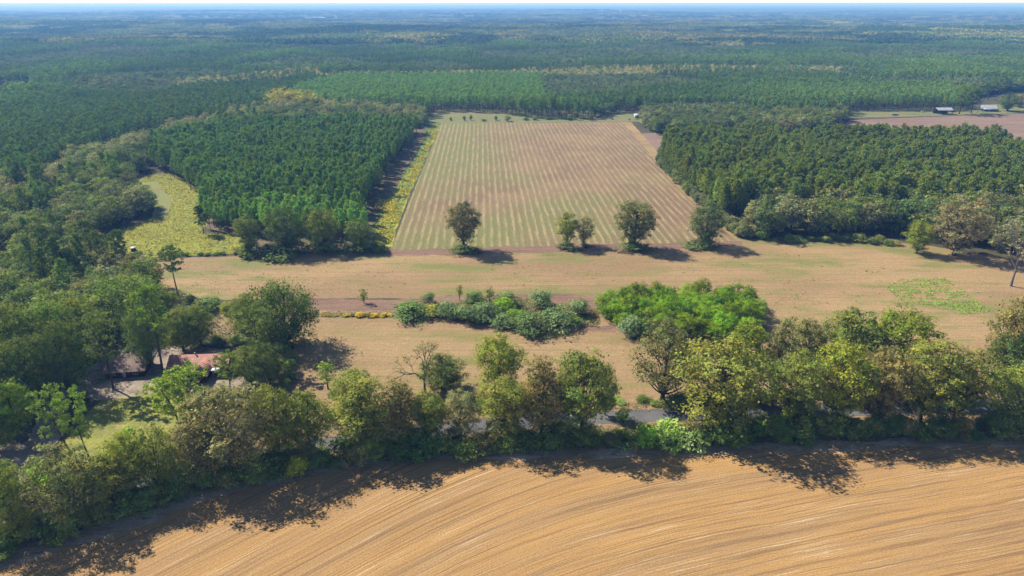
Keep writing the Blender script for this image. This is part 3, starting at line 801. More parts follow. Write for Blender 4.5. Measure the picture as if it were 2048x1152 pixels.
pines = [
 ('pine', 326, 748, 572, 66, (0.11, 0.16, 0.04), 0, 'tallest yard pine with a long bare trunk left of the red roof'),
 ('yardpine', 226, 778, 622, 84, (0.085, 0.11, 0.045), -0.10, 'leaning yard pine in front of the brown-roofed house'),
 ('yardpine', 152, 918, 778, 80, (0.12, 0.165, 0.05), -0.16, 'left of a pair of pines on the lawn edge'),
 ('yardpine', 183, 924, 782, 66, (0.12, 0.175, 0.04), -0.06, 'right of a pair of pines on the lawn edge'),
 ('yardpine', 362, 872, 752, 92, (0.15, 0.20, 0.045), -0.20, 'bright pine leaning left in front of the red-roofed house'),
 ('yardpine', 384, 866, 728, 100, (0.135, 0.185, 0.045), 0.0, 'upright bright pine in front of the red-roofed house'),
 ('yardpine', 458, 790, 703, 62, (0.10, 0.135, 0.04), 0.02, 'young pine by the right end of the red-roofed house'),
 ('yardpine', 528, 735, 612, 78, (0.095, 0.125, 0.05), -0.04, 'light green pine in front of the large drooping oak'),
 ('young', 657, 778, 722, 36, (0.12, 0.18, 0.04), 0, 'small pine standing alone on the hay field by the road'),
 ('pine', 357, 590, 494, 50, (0.075, 0.11, 0.04), 0, 'thin tall pine standing in the left end of the hay field'),
 ('pine', 251, 560, 460, 36, (0.06, 0.09, 0.035), 0, 'slim pine with an orange trunk at the left corner of the hay field'),
 ('pine', 218, 560, 462, 34, (0.075, 0.10, 0.045), 0, 'thin pine left of the orange-trunked pine'),
 ('pine', 200, 545, 456, 34, (0.075, 0.10, 0.045), 0, 'thin pine second left of the orange-trunked pine'),
 ('pine', 186, 535, 440, 42, (0.07, 0.10, 0.04), 0, 'tall pine over the left end of the yellow meadow'),
 ('pine', 146, 575, 470, 50, (0.06, 0.09, 0.04), 0, 'dark pine at the woodland edge by the hay field'),
 ('pine', 118, 555, 452, 50, (0.06, 0.09, 0.04), 0, 'dark pine left of the one at the woodland edge'),
 ('planted', 408, 468, 412, 28, (0.035, 0.06, 0.025), 0, 'lone dark pine at the meadow corner of the left stand'),
]
for k, px, py, top, w, col, ln, lab in pines:
    plant(k, px, py, top, w, col, 'pine_tree', lab, lean=ln, rz=0)

# creek shrubs, each placed where the photograph has it
creek = [
 ('young', 728, 606, 577, 20, (0.09, 0.13, 0.03), 'small upright tree alone on the brown creek bank'),
 ('willow', 858, 606, 582, 24, BLU, 'small round shrub above the long creek shrub'),
 ('young', 920, 600, 568, 15, (0.14, 0.15, 0.06), 'thin yellowish sapling behind the creek shrubs'),
 ('willow', 818, 632, 601, 62, (0.07, 0.115, 0.045), 'long dark green shrub at the left end of the creek clump'),
 ('bush', 864, 631, 607, 32, (0.16, 0.16, 0.04), 'yellowish weedy shrub between two blue-green creek shrubs'),
 ('willow', 892, 630, 598, 42, BLU, 'blue-green shrub left of the creek clump centre'),
 ('willow', 908, 638, 608, 36, (0.075, 0.105, 0.06), 'dark blue-green shrub in the front of the creek clump'),
 ('willow', 938, 644, 607, 44, BLU, 'blue-green shrub with a lime sprig in front'),
 ('willow', 968, 638, 599, 50, BLU, 'wide blue-green shrub at the creek clump centre'),
 ('bush', 942, 642, 622, 16, LIM, 'lime green sprig in front of the blue-green shrubs'),
 ('willow', 948, 602, 580, 34, (0.075, 0.12, 0.05), 'round green shrub on the back side of the creek clump'),
 ('young', 978, 610, 574, 24, (0.11, 0.12, 0.05), 'olive upright shrub on the back side of the creek clump'),
 ('willow', 1016, 610, 580, 42, (0.08, 0.115, 0.055), 'dark round shrub behind the bright green one'),
 ('grove', 1009, 630, 590, 36, LIM, 'bright green shrub standing in the creek clump'),
 ('grove', 1034, 652, 614, 28, LIM, 'small bright green shrub at the front of the creek clump'),
 ('willow', 1008, 652, 622, 40, BLU, 'blue-green shrub left of the small bright green one'),
 ('willow', 1052, 664, 622, 62, (0.07, 0.105, 0.05), 'large dark blue-green shrub lowest in the creek clump'),
 ('willow', 1112, 654, 614, 62, BLU, 'broad blue-green shrub at the right of the creek clump'),
 ('willow', 1083, 614, 577, 42, BLU, 'single round blue-green shrub casting a shadow on the bank'),
 ('willow', 1155, 629, 594, 40, (0.10, 0.14, 0.085), 'round grey-green shrub left of the bright grove'),
 ('willow', 1262, 672, 628, 46, (0.11, 0.155, 0.105), 'pale blue-green shrub at the lower left foot of the bright grove'),
 ('bush', 1148, 650, 632, 30, (0.09, 0.15, 0.03), 'low green shrub right of the broad creek shrub'),
 ('willow', 415, 618, 592, 50, (0.08, 0.12, 0.05), 'dark green shrub at the left end of the creek'),
 ('bush', 380, 610, 585, 24, DKG, 'small dark shrub left of the creek end'),
 ('willow', 455, 625, 603, 26, (0.16, 0.18, 0.04), 'yellowish shrub by the left end of the creek'),
]
for k, px, py, top, w, col, lab in creek:
    plant(k, px, py, top, w, col, 'young_tree' if k == 'young' else 'shrub', lab, cat='tree' if k == 'young' else 'shrub')

for px, py, w, h, lab in [(928, 502, 46, 14, 'brown-green tree'), (1135, 496, 32, 11, 'light green tree of the pair'), (1268, 498, 48, 14, 'tall irregular tree'), (1406, 493, 52, 15, 'dark corner tree'), (1170, 492, 16, 7, 'thin pale tree'),
                          (500, 508, 44, 22, 'slim tree at the left end of the oak row'), (578, 508, 70, 24, 'big dark round oak'), (650, 503, 56, 20, 'middle oak of the row'), (722, 501, 50, 18, 'smallest oak of the row'), (755, 500, 34, 14, 'field corner beyond the smallest oak'), (540, 507, 36, 22, 'gap left of the big dark round oak')]:
    plant('bush', px, py + 2, py - h, w, (0.055, 0.08, 0.03), 'shrub', 'dark brush at the ' + lab, cat='shrub')

# bright green grove
gp = [(1200, 640), (1196, 618), (1300, 602), (1440, 600), (1500, 614), (1522, 642), (1505, 668), (1420, 686), (1330, 684), (1270, 668), (1235, 656)]
cnt = 0; pts = []
for _ in range(6000):
    px = random.uniform(1185, 1530); py = random.uniform(598, 688)
    if not inside(px, py, gp): continue
    x, y = at(px, py)
    if any((x - a) ** 2 + (y - b) ** 2 < 4.4 ** 2 for a, b in pts): continue
    pts.append((x, y))
def grove_spot(x, y):
    a, b = ppx(x, y)
    h = 'left' if a < 1290 else 'middle' if a < 1410 else 'right'
    return 'in the %s %s' % (h, 'front' if b > 650 else 'interior' if b > 625 else 'back')
for x, y in pts:
    c = np.array((0.090, 0.150, 0.012)) * random.uniform(0.6, 1.25)
    c[0] *= random.uniform(0.85, 1.15)
    plant('grove', 0, 0, 0, 0, tuple(c), 'grove_tree', 'bright green tree %s of the dense oval grove on the hay field' % grove_spot(x, y), group='trees of the bright green grove', xy=(x, y), dims=(random.uniform(6.0, 9.6), random.uniform(6.2, 8.0)))

# undergrowth between road and stubble field and along the far verge
GAPS = [(1190, 1345), (636, 690), (1925, 1965)]
FEET = [(42, 'rounded tree in the lower left corner'), (148, 'grey-olive feathery tree'), (228, 'olive tree right of the feathery one'), (268, 'slim yellow-green tree by the lawn'), (325, 'dark green tree'),
        (430, 'big oak'), (562, 'olive-yellow tree'), (622, 'forked green tree'), (724, 'tall olive tree'), (803, 'brownish roadside tree'), (862, 'mid green roadside tree'),
        (922, 'pale grey-green tree'), (1008, 'olive tree before the yellow-green one'), (1082, 'brown-olive slim tree'), (1163, 'big green central tree'), (1270, 'open stretch of road'),
        (1432, 'huge olive spreading tree'), (1582, 'green tree with pale limbs'), (1665, 'yellow-green tree of the dense group'), (1748, 'brown-tinged tree of the dense group'),
        (1838, 'broad olive tree'), (1905, 'last tree of the dense group'), (2025, 'rounded tree at the right edge')]
def along(poly, n, jit, kinds, hr, wr, cols, label, group, feet=None):
    g = np.array([at(*p) for p in poly])
    L = np.concatenate([[0], np.cumsum(np.linalg.norm(np.diff(g, axis=0), axis=1))])
    for i in range(n):
        s = (i + random.random()) / n * L[-1]
        x = np.interp(s, L, g[:, 0]) + random.uniform(-jit, jit) * 0.5
        y = np.interp(s, L, g[:, 1]) + random.uniform(-jit, jit)
        c = np.array(random.choice(cols)) * random.uniform(0.8, 1.2)
        q = float(ppx(x, y)[0])
        k = 0.38 if any(a < q < b for a, b in GAPS) else 1.0
        lab = label
        if feet:
            near = min(feet, key=lambda f_: abs(f_[0] - q))[1]
            tone = 'dark' if c[1] < 0.075 else ('brownish' if c[0] > c[1] else 'olive' if c[0] > 0.085 else 'green')
            lab = label % (tone, near)
        plant(random.choice(kinds), 0, 0, 0, 0, tuple(c), 'shrub', lab, 'shrub', group, xy=(x, y), dims=(random.uniform(*hr) * k, random.uniform(*wr) * (0.6 + 0.4 * k)))
HC = [(0.06, 0.09, 0.03), (0.05, 0.085, 0.03), (0.08, 0.12, 0.035), (0.10, 0.12, 0.045), (0.12, 0.11, 0.055), (0.11, 0.15, 0.05)]
along([(-60, 1122), (60, 1080), (200, 1034), (400, 968), (520, 943), (650, 922), (850, 902)], 72, 2.6, ['bush', 'willow', 'grove'], (3.0, 6.2), (4.8, 8), HC,
      '%s shrub at the field-side foot of the %s', 'undergrowth of the roadside hedge', FEET)
along([(850, 902), (1100, 892), (1400, 882), (1700, 874), (2100, 864)], 84, 2.6, ['bush', 'willow', 'grove'], (3.2, 6.6), (4.8, 8), HC,
      '%s shrub at the field-side foot of the %s', 'undergrowth of the roadside hedge', FEET)
along([(1200, 808), (1290, 806), (1420, 805), (1560, 802), (1700, 800), (1900, 795)], 24, 1.8, ['bush', 'willow'], (2.2, 4.6), (4, 7), HC,
      'low dark shrub on the far side of the road right of centre', 'shrubs on the far verge')
along([(640, 840), (760, 828), (900, 820), (1000, 812), (1130, 805)], 16, 2.0, ['bush', 'willow'], (2, 4.5), (4, 6.5), HC,
      'low shrub on the far side of the road left of centre', 'shrubs on the near field edge')
along([(415, 690), (500, 692), (575, 700), (580, 740), (560, 790)], 16, 1.5, ['bush', 'willow'], (2, 4.5), (3, 5.5), HC,
      'dark shrub on the edge between the yard and the hay field', 'shrubs at the yard edge')
along([(430, 800), (500, 800), (560, 815)], 12, 3, ['bush', 'willow'], (2, 4), (4, 6), HC,
      'shrub between the red-roofed house and the road', 'shrubs before the house')
along([(225, 540), (270, 560), (305, 575), (325, 585)], 12, 2.5, ['bush', 'willow'], (2.5, 5.5), (4, 6.5), HC,
      'dark shrub at the woodland corner left of the hay field', 'shrubs at the woodland corner')
along([(255, 508), (330, 512), (480, 508)], 13, 0.6, ['bush'], (0.8, 1.8), (2, 4), HC,
      'small dark bush on the line between meadow and hay field', 'bushes along the meadow edge')
along([(1460, 470), (1560, 482), (1700, 482), (1800, 490)], 20, 2.0, ['bush', 'willow'], (2, 4.5), (4, 7.5), HC,
      'shrub at the foot of the right woodland', 'shrubs at the foot of the right woodland')
along([(645, 632), (780, 633)], 14, 0.5, ['bush'], (0.7, 1.6), (1.8, 3.6), [(0.22, 0.19, 0.03), (0.13, 0.13, 0.04), (0.3, 0.24, 0.02)],
      'low yellow weedy bush in the ditch line left of the creek shrubs', 'bushes in the ditch line')
along([(885, 242), (1060, 241), (1290, 238)], 16, 5, ['bush', 'grove'], (2, 6), (3, 7), HC,
      'small bush on the pasture beyond the row-crop field', 'bushes on the far pasture')
along([(1840, 224), (1950, 222), (2050, 222)], 6, 3, ['bush'], (1, 3), (2, 5), [(0.2, 0.19, 0.12), DKG],
      'low bush by the far homestead', 'bushes by the homestead')
for px, py, top, w, c, lab in [
    (1290, 888, 842, 50, (0.11, 0.20, 0.03), 'bright green shrub at the left of the pale roadside clump'),
    (1335, 890, 845, 55, (0.13, 0.20, 0.06), 'pale green bushy shrub right of the bright green roadside shrub'),
    (1375, 890, 852, 50, (0.12, 0.18, 0.09), 'grey-green bushy shrub under the huge olive tree'),
    (1245, 845, 812, 26, (0.12, 0.18, 0.04), 'small sapling against the open road'),
    (596, 950, 905, 36, (0.17, 0.19, 0.02), 'yellow shrub below the forked green tree'),
    (262, 885, 850, 26, LIM, 'lime green sapling top beside the lawn'),
    (125, 1000, 925, 50, LIM, 'lime green shrub at the lower end of the dirt drive'),
    (80, 960, 928, 50, (0.10, 0.17, 0.03), 'green shrub left of the lime green one by the drive')]:
    plant('willow' if w > 30 else 'young', px, py, top, w, c, 'shrub', lab, cat='shrub')

# ------------------------------------------------------------ woods
POLY = {
 'pine_left': [(402, 460), (420, 462), (480, 470), (560, 478), (640, 482), (735, 476), (726, 425), (776, 345), (828, 275), (834, 264), (520, 266), (400, 280), (322, 308), (300, 335), (345, 352), (412, 402)],
 'pine_right': [(1318, 330), (1384, 394), (1456, 454), (1490, 476), (1800, 476), (2048, 512), (2500, 540), (2500, 296), (1700, 299), (1332, 304)],
 'hardwood': [(-900, 780), (-900, 395), (0, 398), (150, 338), (320, 283), (450, 243), (600, 222), (852, 238), (850, 256), (540, 262), (400, 278), (322, 306), (285, 345), (258, 362), (262, 384), (302, 408), (305, 432), (240, 452), (178, 485), (190, 520), (225, 540), (300, 572), (320, 600), (300, 620), (200, 650), (100, 690), (0, 720)],
 'clump': [(1292, 268), (1335, 272), (1640, 268), (1692, 245), (1680, 236), (1285, 243)],
}
FAR_EDGE = [(-3000, 398), (0, 398), (150, 338), (320, 283), (450, 243), (600, 222), (852, 238), (872, 222), (980, 226), (1060, 236), (1180, 238), (1235, 226), (1281, 226), (1290, 243), (1680, 236), (1700, 222), (1900, 222), (1930, 218), (2100, 214), (5000, 214)]
HOLES = [[(-40, 172), (62, 172), (70, 192), (-40, 200)], [(1618, 154), (1675, 154), (1675, 160), (1618, 160)], [(1930, 196), (2100, 176), (2100, 222), (1930, 222)],
         [(-30, 210), (18, 210), (18, 224), (-30, 224)], [(610, 35.5), (680, 35.5), (680, 38.5), (610, 38.5)], [(585, 22), (640, 22), (640, 24), (585, 24)]]
PINE_ZONES = [[(560, 222), (600, 190), (700, 165), (1080, 165), (1090, 222), (860, 224)], [(-900, 395), (0, 395), (140, 335), (250, 290), (430, 245), (560, 205), (400, 200), (0, 250), (-900, 300)],
              [(1180, 222), (1300, 190), (1900, 185), (1930, 224), (1240, 226)]]

records = []   # x, y, kind id, scale, tint
KIN = {'planted': 0, 'wood_oak': 1, 'far_pine': 2, 'far_oak': 3}

def scatter(x0, x1, y0, y1, sp, jit=0.35, ang=0.0):
    xs = np.arange(x0, x1, sp); ys = np.arange(y0, y1, sp)
    X, Y = np.meshgrid(xs, ys)
    X = X + rng.uniform(-jit, jit, X.shape) * sp; Y = Y + rng.uniform(-jit, jit, Y.shape) * sp
    return X.ravel(), Y.ravel()

PINE_C = np.array((0.080, 0.118, 0.038))
def tint_of(n, base, hue=0.08, val=0.13):
    v = np.clip(rng.normal(1, val, (n, 1)), .6, 1.5); h = rng.normal(0, hue, (n, 1))
    return np.array(base) * np.concatenate([v * (1 + h), v, v * (1 - h)], 1)
def hard_tints(x, y, n):
    pal = np.array([(0.070, 0.098, 0.036), (0.052, 0.077, 0.034), (0.085, 0.108, 0.040), (0.105, 0.115, 0.072), (0.046, 0.066, 0.032), (0.088, 0.090, 0.052)])
    g = fbm(x / 60, y / 60, 40)
    k = (np.clip(g * 1.6 - 0.3, 0, .999) * 4).astype(int)
    k = np.where(rng.random(n) < 0.45, rng.integers(0, 6, n), k)
    v = np.clip(rng.normal(1, .12, (n, 1)), .6, 1.5)
    return pal[k] * v

blocks = {}
# left and right planted stands
XS, YS = np.meshgrid(np.arange(-330, 420, 4.6), np.arange(290, 640, 3.2))
XS = (XS + rng.normal(0, .6, XS.shape)).ravel(); YS = (YS + rng.normal(0, .9, YS.shape)).ravel()
X, Y = XS * math.cos(ROW_ANG) + YS * math.sin(ROW_ANG), YS * math.cos(ROW_ANG)
keep_ = (fbm(X / 9, Y / 9, 61) + rng.uniform(-.2, .2, X.shape)) > 0.26
X, Y = X[keep_], Y[keep_]
px, py = ppx(X, Y)
wj = (fbm(X / 11, Y / 11, 63) - .5) * 26 + rng.uniform(-3, 3, X.shape)
mL = inside(px + wj, py + wj * .5, POLY['pine_left']); mR = inside(px + wj * .6, py + wj * .3, POLY['pine_right']) & (X < 360)
front = mR & (py > 440)
for key, m in (('left', mL), ('right', mR & ~front)):
    n = m.sum()
    big = fbm(X[m] / 30, Y[m] / 30, 60)
    sc_ = (0.80 + 0.40 * big) * (rng.uniform(0.82, 1.14, n) if key == 'left' else rng.uniform(0.80, 1.22, n))
    if key == 'left': sc_ *= 0.9
    base = PINE_C * (1.12 if key == 'left' else 1.0) * np.array((0.9 if key == 'left' else 1.12, 1, 1.0 if key == 'left' else 0.85))
    base = base * (1 + 0.35 * np.clip((py[m] - 425) / 40, 0, 1))[:, None] if key == 'left' else base
    t = tint_of(n, np.ones(3)) * base * (0.8 + 0.4 * fbm(X[m] / 18, Y[m] / 18, 66))[:, None]
    blocks[key] = [X[m], Y[m], sc_, t, 'planted']
# broadleaved front of the right stand
X2, Y2 = scatter(60, 360, 290, 370, 7.5, 0.4)
px2, py2 = ppx(X2, Y2); m = inside(px2, py2, POLY['pine_right']) & (py2 > 432) & (px2 > 1500)
n = m.sum(); blocks['front'] = [X2[m], Y2[m], rng.uniform(0.85, 1.3, n), hard_tints(X2[m], Y2[m], n) * 1.0, 'wood_oak']
X2, Y2 = scatter(-700, 60, 190, 760, 6.6, 0.42)
px2, py2 = ppx(X2, Y2); m = inside(px2, py2, POLY['hardwood'])
n = m.sum(); hx, hy = X2[m], Y2[m]
isp = (fbm(hx / 35, hy / 35, 77) + rng.uniform(-.15, .15, n)) > 0.68
sc_ = rng.uniform(0.62, 1.12, n) * (0.8 + 0.4 * fbm(hx / 40, hy / 40, 80))
ht = hard_tints(hx, hy, n)
edge = np.clip((ppx(hx, hy)[1] - (395 - 0.35 * np.clip(ppx(hx, hy)[0], 0, 600))) / 60, 0, 1)   # paler willow oaks along the far margin of the belt
ex, ey = ppx(hx, hy)
edge = (ey - np.interp(ex, [0, 150, 320, 450, 600, 850], [398, 338, 283, 243, 222, 238])) / np.interp(ex, [0, 320, 600], [60, 26, 12])
pale_ = (edge < 0.8) & (rng.random(n) < .72)
ht = ht * 1.15
ht[pale_] = tint_of(pale_.sum(), (0.135, 0.140, 0.090), .05, .12)
blocks['belt'] = [hx[~isp], hy[~isp], sc_[~isp], ht[~isp], 'wood_oak']
blocks['belt_pine'] = [hx[isp], hy[isp], sc_[isp] * 1.12, tint_of(isp.sum(), PINE_C * 1.0), 'planted']
X2, Y2 = scatter(100, 420, 590, 700, 6.2, 0.42)
px2, py2 = ppx(X2, Y2); m = inside(px2, py2, POLY['clump'])
n = m.sum(); blocks['clump'] = [X2[m], Y2[m], rng.uniform(0.7, 1.05, n), hard_tints(X2[m], Y2[m], n), 'wood_oak']

eg = np.array([at(*p) for p in [(1322, 306), (1318, 332), (1384, 396), (1456, 456), (1488, 478)]])
tq = rng.uniform(0, 4, 230)
bxe = np.interp(tq, range(5), eg[:, 0]) + rng.normal(1.0, 1.3, 230); bye = np.interp(tq, range(5), eg[:, 1]) + rng.normal(0, 1.5, 230)
blocks['brush'] = [bxe, bye, rng.uniform(0.22, 0.5, 230), hard_tints(bxe, bye, 230) * 1.1, 'wood_oak']
# woods beyond, to 1700 m
X2, Y2 = scatter(-1500, 1500, 380, 1800, 6.0, 0.40)
px2, py2 = ppx(X2, Y2, terrain(X2, Y2))
def allowed(px, py):
    ok = py < np.interp(px, [p[0] for p in FAR_EDGE], [p[1] for p in FAR_EDGE])
    for h in HOLES: ok &= ~inside(px, py, h)
    return ok
m = allowed(px2, py2) & (np.abs(X2) < 0.86 * Y2 + 60)
X2, Y2, px2, py2 = X2[m], Y2[m], px2[m], py2[m]
n = len(X2)
zone = np.zeros(n, bool)
for z_ in PINE_ZONES: zone |= inside(px2, py2, z_)
g = fbm(X2 / 170, Y2 / 170, 90, 3)
isp = zone | ((g + rng.uniform(-.04, .04, n)) > 0.47)
stand = vnoise(X2 / 110, Y2 / 160, 95)
sc_ = (0.62 + 0.5 * stand + 0.12 * vnoise(X2 / 30, Y2 / 30, 96)) * rng.uniform(0.82, 1.12, n)
sc_[zone] = 0.86 * rng.uniform(0.92, 1.1, zone.sum())
tp = tint_of(n, PINE_C * (0.84, 0.92, 0.95)) * (0.75 + 0.5 * stand)[:, None]
lightz = inside(px2, py2, PINE_ZONES[0]); tp[lightz] = tint_of(lightz.sum(), (0.088, 0.150, 0.050), 0.05, 0.08)
th_ = hard_tints(X2, Y2, n) * (0.85, 0.92, 1.0)
yel = inside(px2, py2, [(540, 226), (532, 210), (575, 206), (625, 210), (645, 224), (640, 234), (600, 228), (570, 232)])
isp &= ~yel; th_[yel] = tint_of(yel.sum(), (0.17, 0.165, 0.03), .12, .2); sc_[yel] *= 1.45
pal = inside(px2, py2, [(640, 160), (1300, 140), (1680, 150), (1680, 163), (1320, 158), (640, 172)]) | inside(px2, py2, [(350, 172), (640, 150), (640, 165), (350, 186)])
sw = pal & (rng.random(n) < .75); isp &= ~sw; th_[sw] = tint_of(sw.sum(), (0.17, 0.165, 0.085))
blocks['far_pines'] = [X2[isp], Y2[isp], sc_[isp], tp[isp], 'far_pine']
blocks['far_oaks'] = [X2[~isp], Y2[~isp], sc_[~isp] * 0.95, th_[~isp], 'far_oak']

LAB = {
 'left': ('pine_tree', 'planted pine among many alike in the stand left of the row-crop field', 'pines of the left planted stand'),
 'right': ('pine_tree', 'tall pine among many alike in the stand right of the row-crop field', 'pines of the right stand'),
 'front': ('broadleaf_tree', 'leafy tree in the woodland edge before the right pine stand', 'trees along the right woodland edge'),
 'belt': ('broadleaf_tree', 'broadleaved tree in the mixed wood along the left side', 'broadleaved trees of the left wood'),
 'belt_pine': ('pine_tree', 'dark pine rising in the mixed wood along the left side', 'pines of the left wood'),
 'brush': ('x', 'x', 'x'),
 'clump': ('broadleaf_tree', 'dark leafy tree in the thicket beyond the right corner of the row-crop field', 'trees of the far thicket'),
 'far_pines': ('pine_tree', 'pine on the near rim of the far forest', 'pines on the rim of the far forest'),
 'far_oaks': ('broadleaf_tree', 'broadleaved tree on the near rim of the far forest', 'broadleaved trees on the rim of the far forest'),
}
def where(key, x, y, t, sz):
    a, b = (float(v) for v in ppx(x, y))
    tone = 'pale' if t.sum() > 0.30 else 'dark' if t.sum() < 0.165 else 'olive' if t[0] > t[1] * 0.9 else 'green'
    size = 'tall' if sz > 1.0 else 'shorter'
    if key == 'left':
        if a < 470: s = 'on the meadow side of the left stand'
        elif a > 690: s = 'on the flower-strip side of the left stand'
        elif a < 590: s = 'in the left stand behind the big dark oak'
        else: s = 'in the left stand behind the two right round oaks'
        return f"{size} planted pine {s}, {'front' if b > 440 else 'second' if b > 415 else 'rear'} part"
    if key == 'right':
        s = 'beside the row-crop field edge' if a < 1500 else 'behind the leafy woodland edge' if a < 1800 else 'towards the right edge of the picture'
        return f"{size} {tone} pine of the right stand {s}"
    if key == 'front':
        s = 'nearest the dark corner tree' if a < 1620 else 'midway to the yellow-green round tree' if a < 1760 else 'behind the yellow-green round tree' if a < 1880 else 'behind the brown-grey spreading tree' if a < 1990 else 'behind the nearly bare tree'
        return f"{size} {tone} tree of the right woodland edge {s}"
    if key in ('belt', 'belt_pine'):
        s = ('beside the meadow' if b < 450 else 'at the hay field corner' if b < 560 else 'behind the yard trees') if a > 180 else ('at the left edge beyond the meadow' if b < 450 else 'at the left edge level with the meadow' if b < 540 else 'at the left edge behind the yard trees')
        return f"{size} {tone} {'pine' if key == 'belt_pine' else 'broadleaved tree'} of the left wood {s}"
    return LAB[key][1]
# the nearest in view stand as trees of their own; the rest of each stand is one mass
quota = {'broad': 230, 'pine': 280}
order = []
for key, (bx, by, bs, bt, kd) in blocks.items():
    if key == 'brush': continue
    d = np.hypot(bx, by)
    qx, qy = ppx(bx, by)
    vis = (qx > -40) & (qx < 2090)
    fam = 'pine' if 'pine' in kd or kd == 'planted' else 'broad'
    for i in np.nonzero(vis & (d < 720))[0]:
        order.append((d[i] * (0.9 if key == 'left' else 1.0), fam, key, i))
order.sort()
taken = {k: set() for k in blocks}
for d, fam, key, i in order:
    if quota[fam] > 0:
        quota[fam] -= 1; taken[key].add(i)
for key, s in taken.items():
    bx, by, bs, bt, kd = blocks[key]
    nm_, lab, grp = LAB[key]
    for i in sorted(s):
        pr = P[kd][0]
        lab = where(key, float(bx[i]), float(by[i]), bt[i], bs[i])
        plant(kd, 0, 0, 0, 0, tuple(bt[i]), nm_, lab, 'tree', grp, xy=(float(bx[i]), float(by[i])), dims=(pr['H'] * bs[i], pr['R'] * 2.08 * bs[i] * random.uniform(.95, 1.15)))

# prototypes for the masses: real trees of the far rim share their meshes
proto_obj = {}
def proto_objects(kd):
    if kd in proto_obj: return proto_obj[kd]
    spots = {'planted': (-150, 470), 'wood_oak': (-260, 420), 'far_pine': (-60, 1000), 'far_oak': (60, 1000)}
    res = []
    for i, pr in enumerate(P[kd]):
        x = spots[kd][0] + i * 7.0; y = spots[kd][1]
        o = plant(kd, 0, 0, 0, 0, (0.06, 0.09, 0.03), 'pine_tree' if 'pine' in kd or kd == 'planted' else 'broadleaf_tree', 'tree standing deep inside the woods', 'tree', 'trees deep in the woods', var=i, xy=(x, y), dims=(pr['H'], pr['R'] * 2.08))
        res.append(([c for c in o.children if c.name.startswith('crown')][0], [c for c in o.children if c.name.startswith('trunk')][0]))
    proto_obj[kd] = res
    return res

def mass(name, label, x, y, z, s, t, protos, variants, wide=1.0, rotfree=True):
    n = len(x)
    me = bpy.data.meshes.new(name)
    me.vertices.add(n)
    me.vertices.foreach_set('co', np.stack([x, y, z], 1).astype(np.float32).ravel())
    a = me.attributes.new('tint', 'FLOAT_COLOR', 'POINT'); a.data.foreach_set('color', np.concatenate([t, np.ones((n, 1))], 1).astype(np.float32).ravel())
    a = me.attributes.new('size', 'FLOAT_VECTOR', 'POINT'); w_ = rng.uniform(.9, 1.15, n) * wide
    a.data.foreach_set('vector', np.stack([s * w_, s * w_, s], 1).astype(np.float32).ravel())
    a = me.attributes.new('turn', 'FLOAT_VECTOR', 'POINT'); a.data.foreach_set('vector', np.stack([np.zeros(n), np.zeros(n), rng.uniform(0, 6.28, n)], 1).astype(np.float32).ravel())
    a = me.attributes.new('which', 'INT', 'POINT'); a.data.foreach_set('value', rng.integers(0, variants, n).astype(np.int32))
    o = bpy.data.objects.new(name, me); C.objects.link(o)
    tag(o, label, None, None, 'stuff')
    ng = bpy.data.node_groups.new(name, 'GeometryNodeTree')
    ng.interface.new_socket('Geometry', in_out='INPUT', socket_type='NodeSocketGeometry')
    ng.interface.new_socket('Geometry', in_out='OUTPUT', socket_type='NodeSocketGeometry')
    N = ng.nodes; Lk = ng.links
    gi = N.new('NodeGroupInput'); go = N.new('NodeGroupOutput')
    def attr(nm, typ):
        q = N.new('GeometryNodeInputNamedAttribute'); q.data_type = typ; q.inputs[0].default_value = nm; return q.outputs[0]
    inst = N.new('GeometryNodeInstanceOnPoints')
    ji = N.new('GeometryNodeJoinGeometry')
    for pr in protos:
        j = N.new('GeometryNodeJoinGeometry')
        for k, ob in enumerate(pr):
            oi = N.new('GeometryNodeObjectInfo'); oi.transform_space = 'ORIGINAL'; oi.inputs[0].default_value = ob
            src = oi.outputs['Geometry']
            if k == 0:
                sm = N.new('GeometryNodeSetMaterial'); sm.inputs['Material'].default_value = M['wood_leaf']
                Lk.new(src, sm.inputs[0]); src = sm.outputs[0]
            Lk.new(src, j.inputs[0])
        g2 = N.new('GeometryNodeGeometryToInstance'); Lk.new(j.outputs[0], g2.inputs[0]); Lk.new(g2.outputs[0], ji.inputs[0])
    Lk.new(gi.outputs[0], inst.inputs['Points'])
    Lk.new(ji.outputs[0], inst.inputs['Instance'])
    inst.inputs['Pick Instance'].default_value = True
    Lk.new(attr('which', 'INT'), inst.inputs['Instance Index'])
    Lk.new(attr('turn', 'FLOAT_VECTOR'), inst.inputs['Rotation'])
    Lk.new(attr('size', 'FLOAT_VECTOR'), inst.inputs['Scale'])
    Lk.new(inst.outputs[0], go.inputs[0])
    md = o.modifiers.new('spread', 'NODES'); md.node_group = ng
    return o

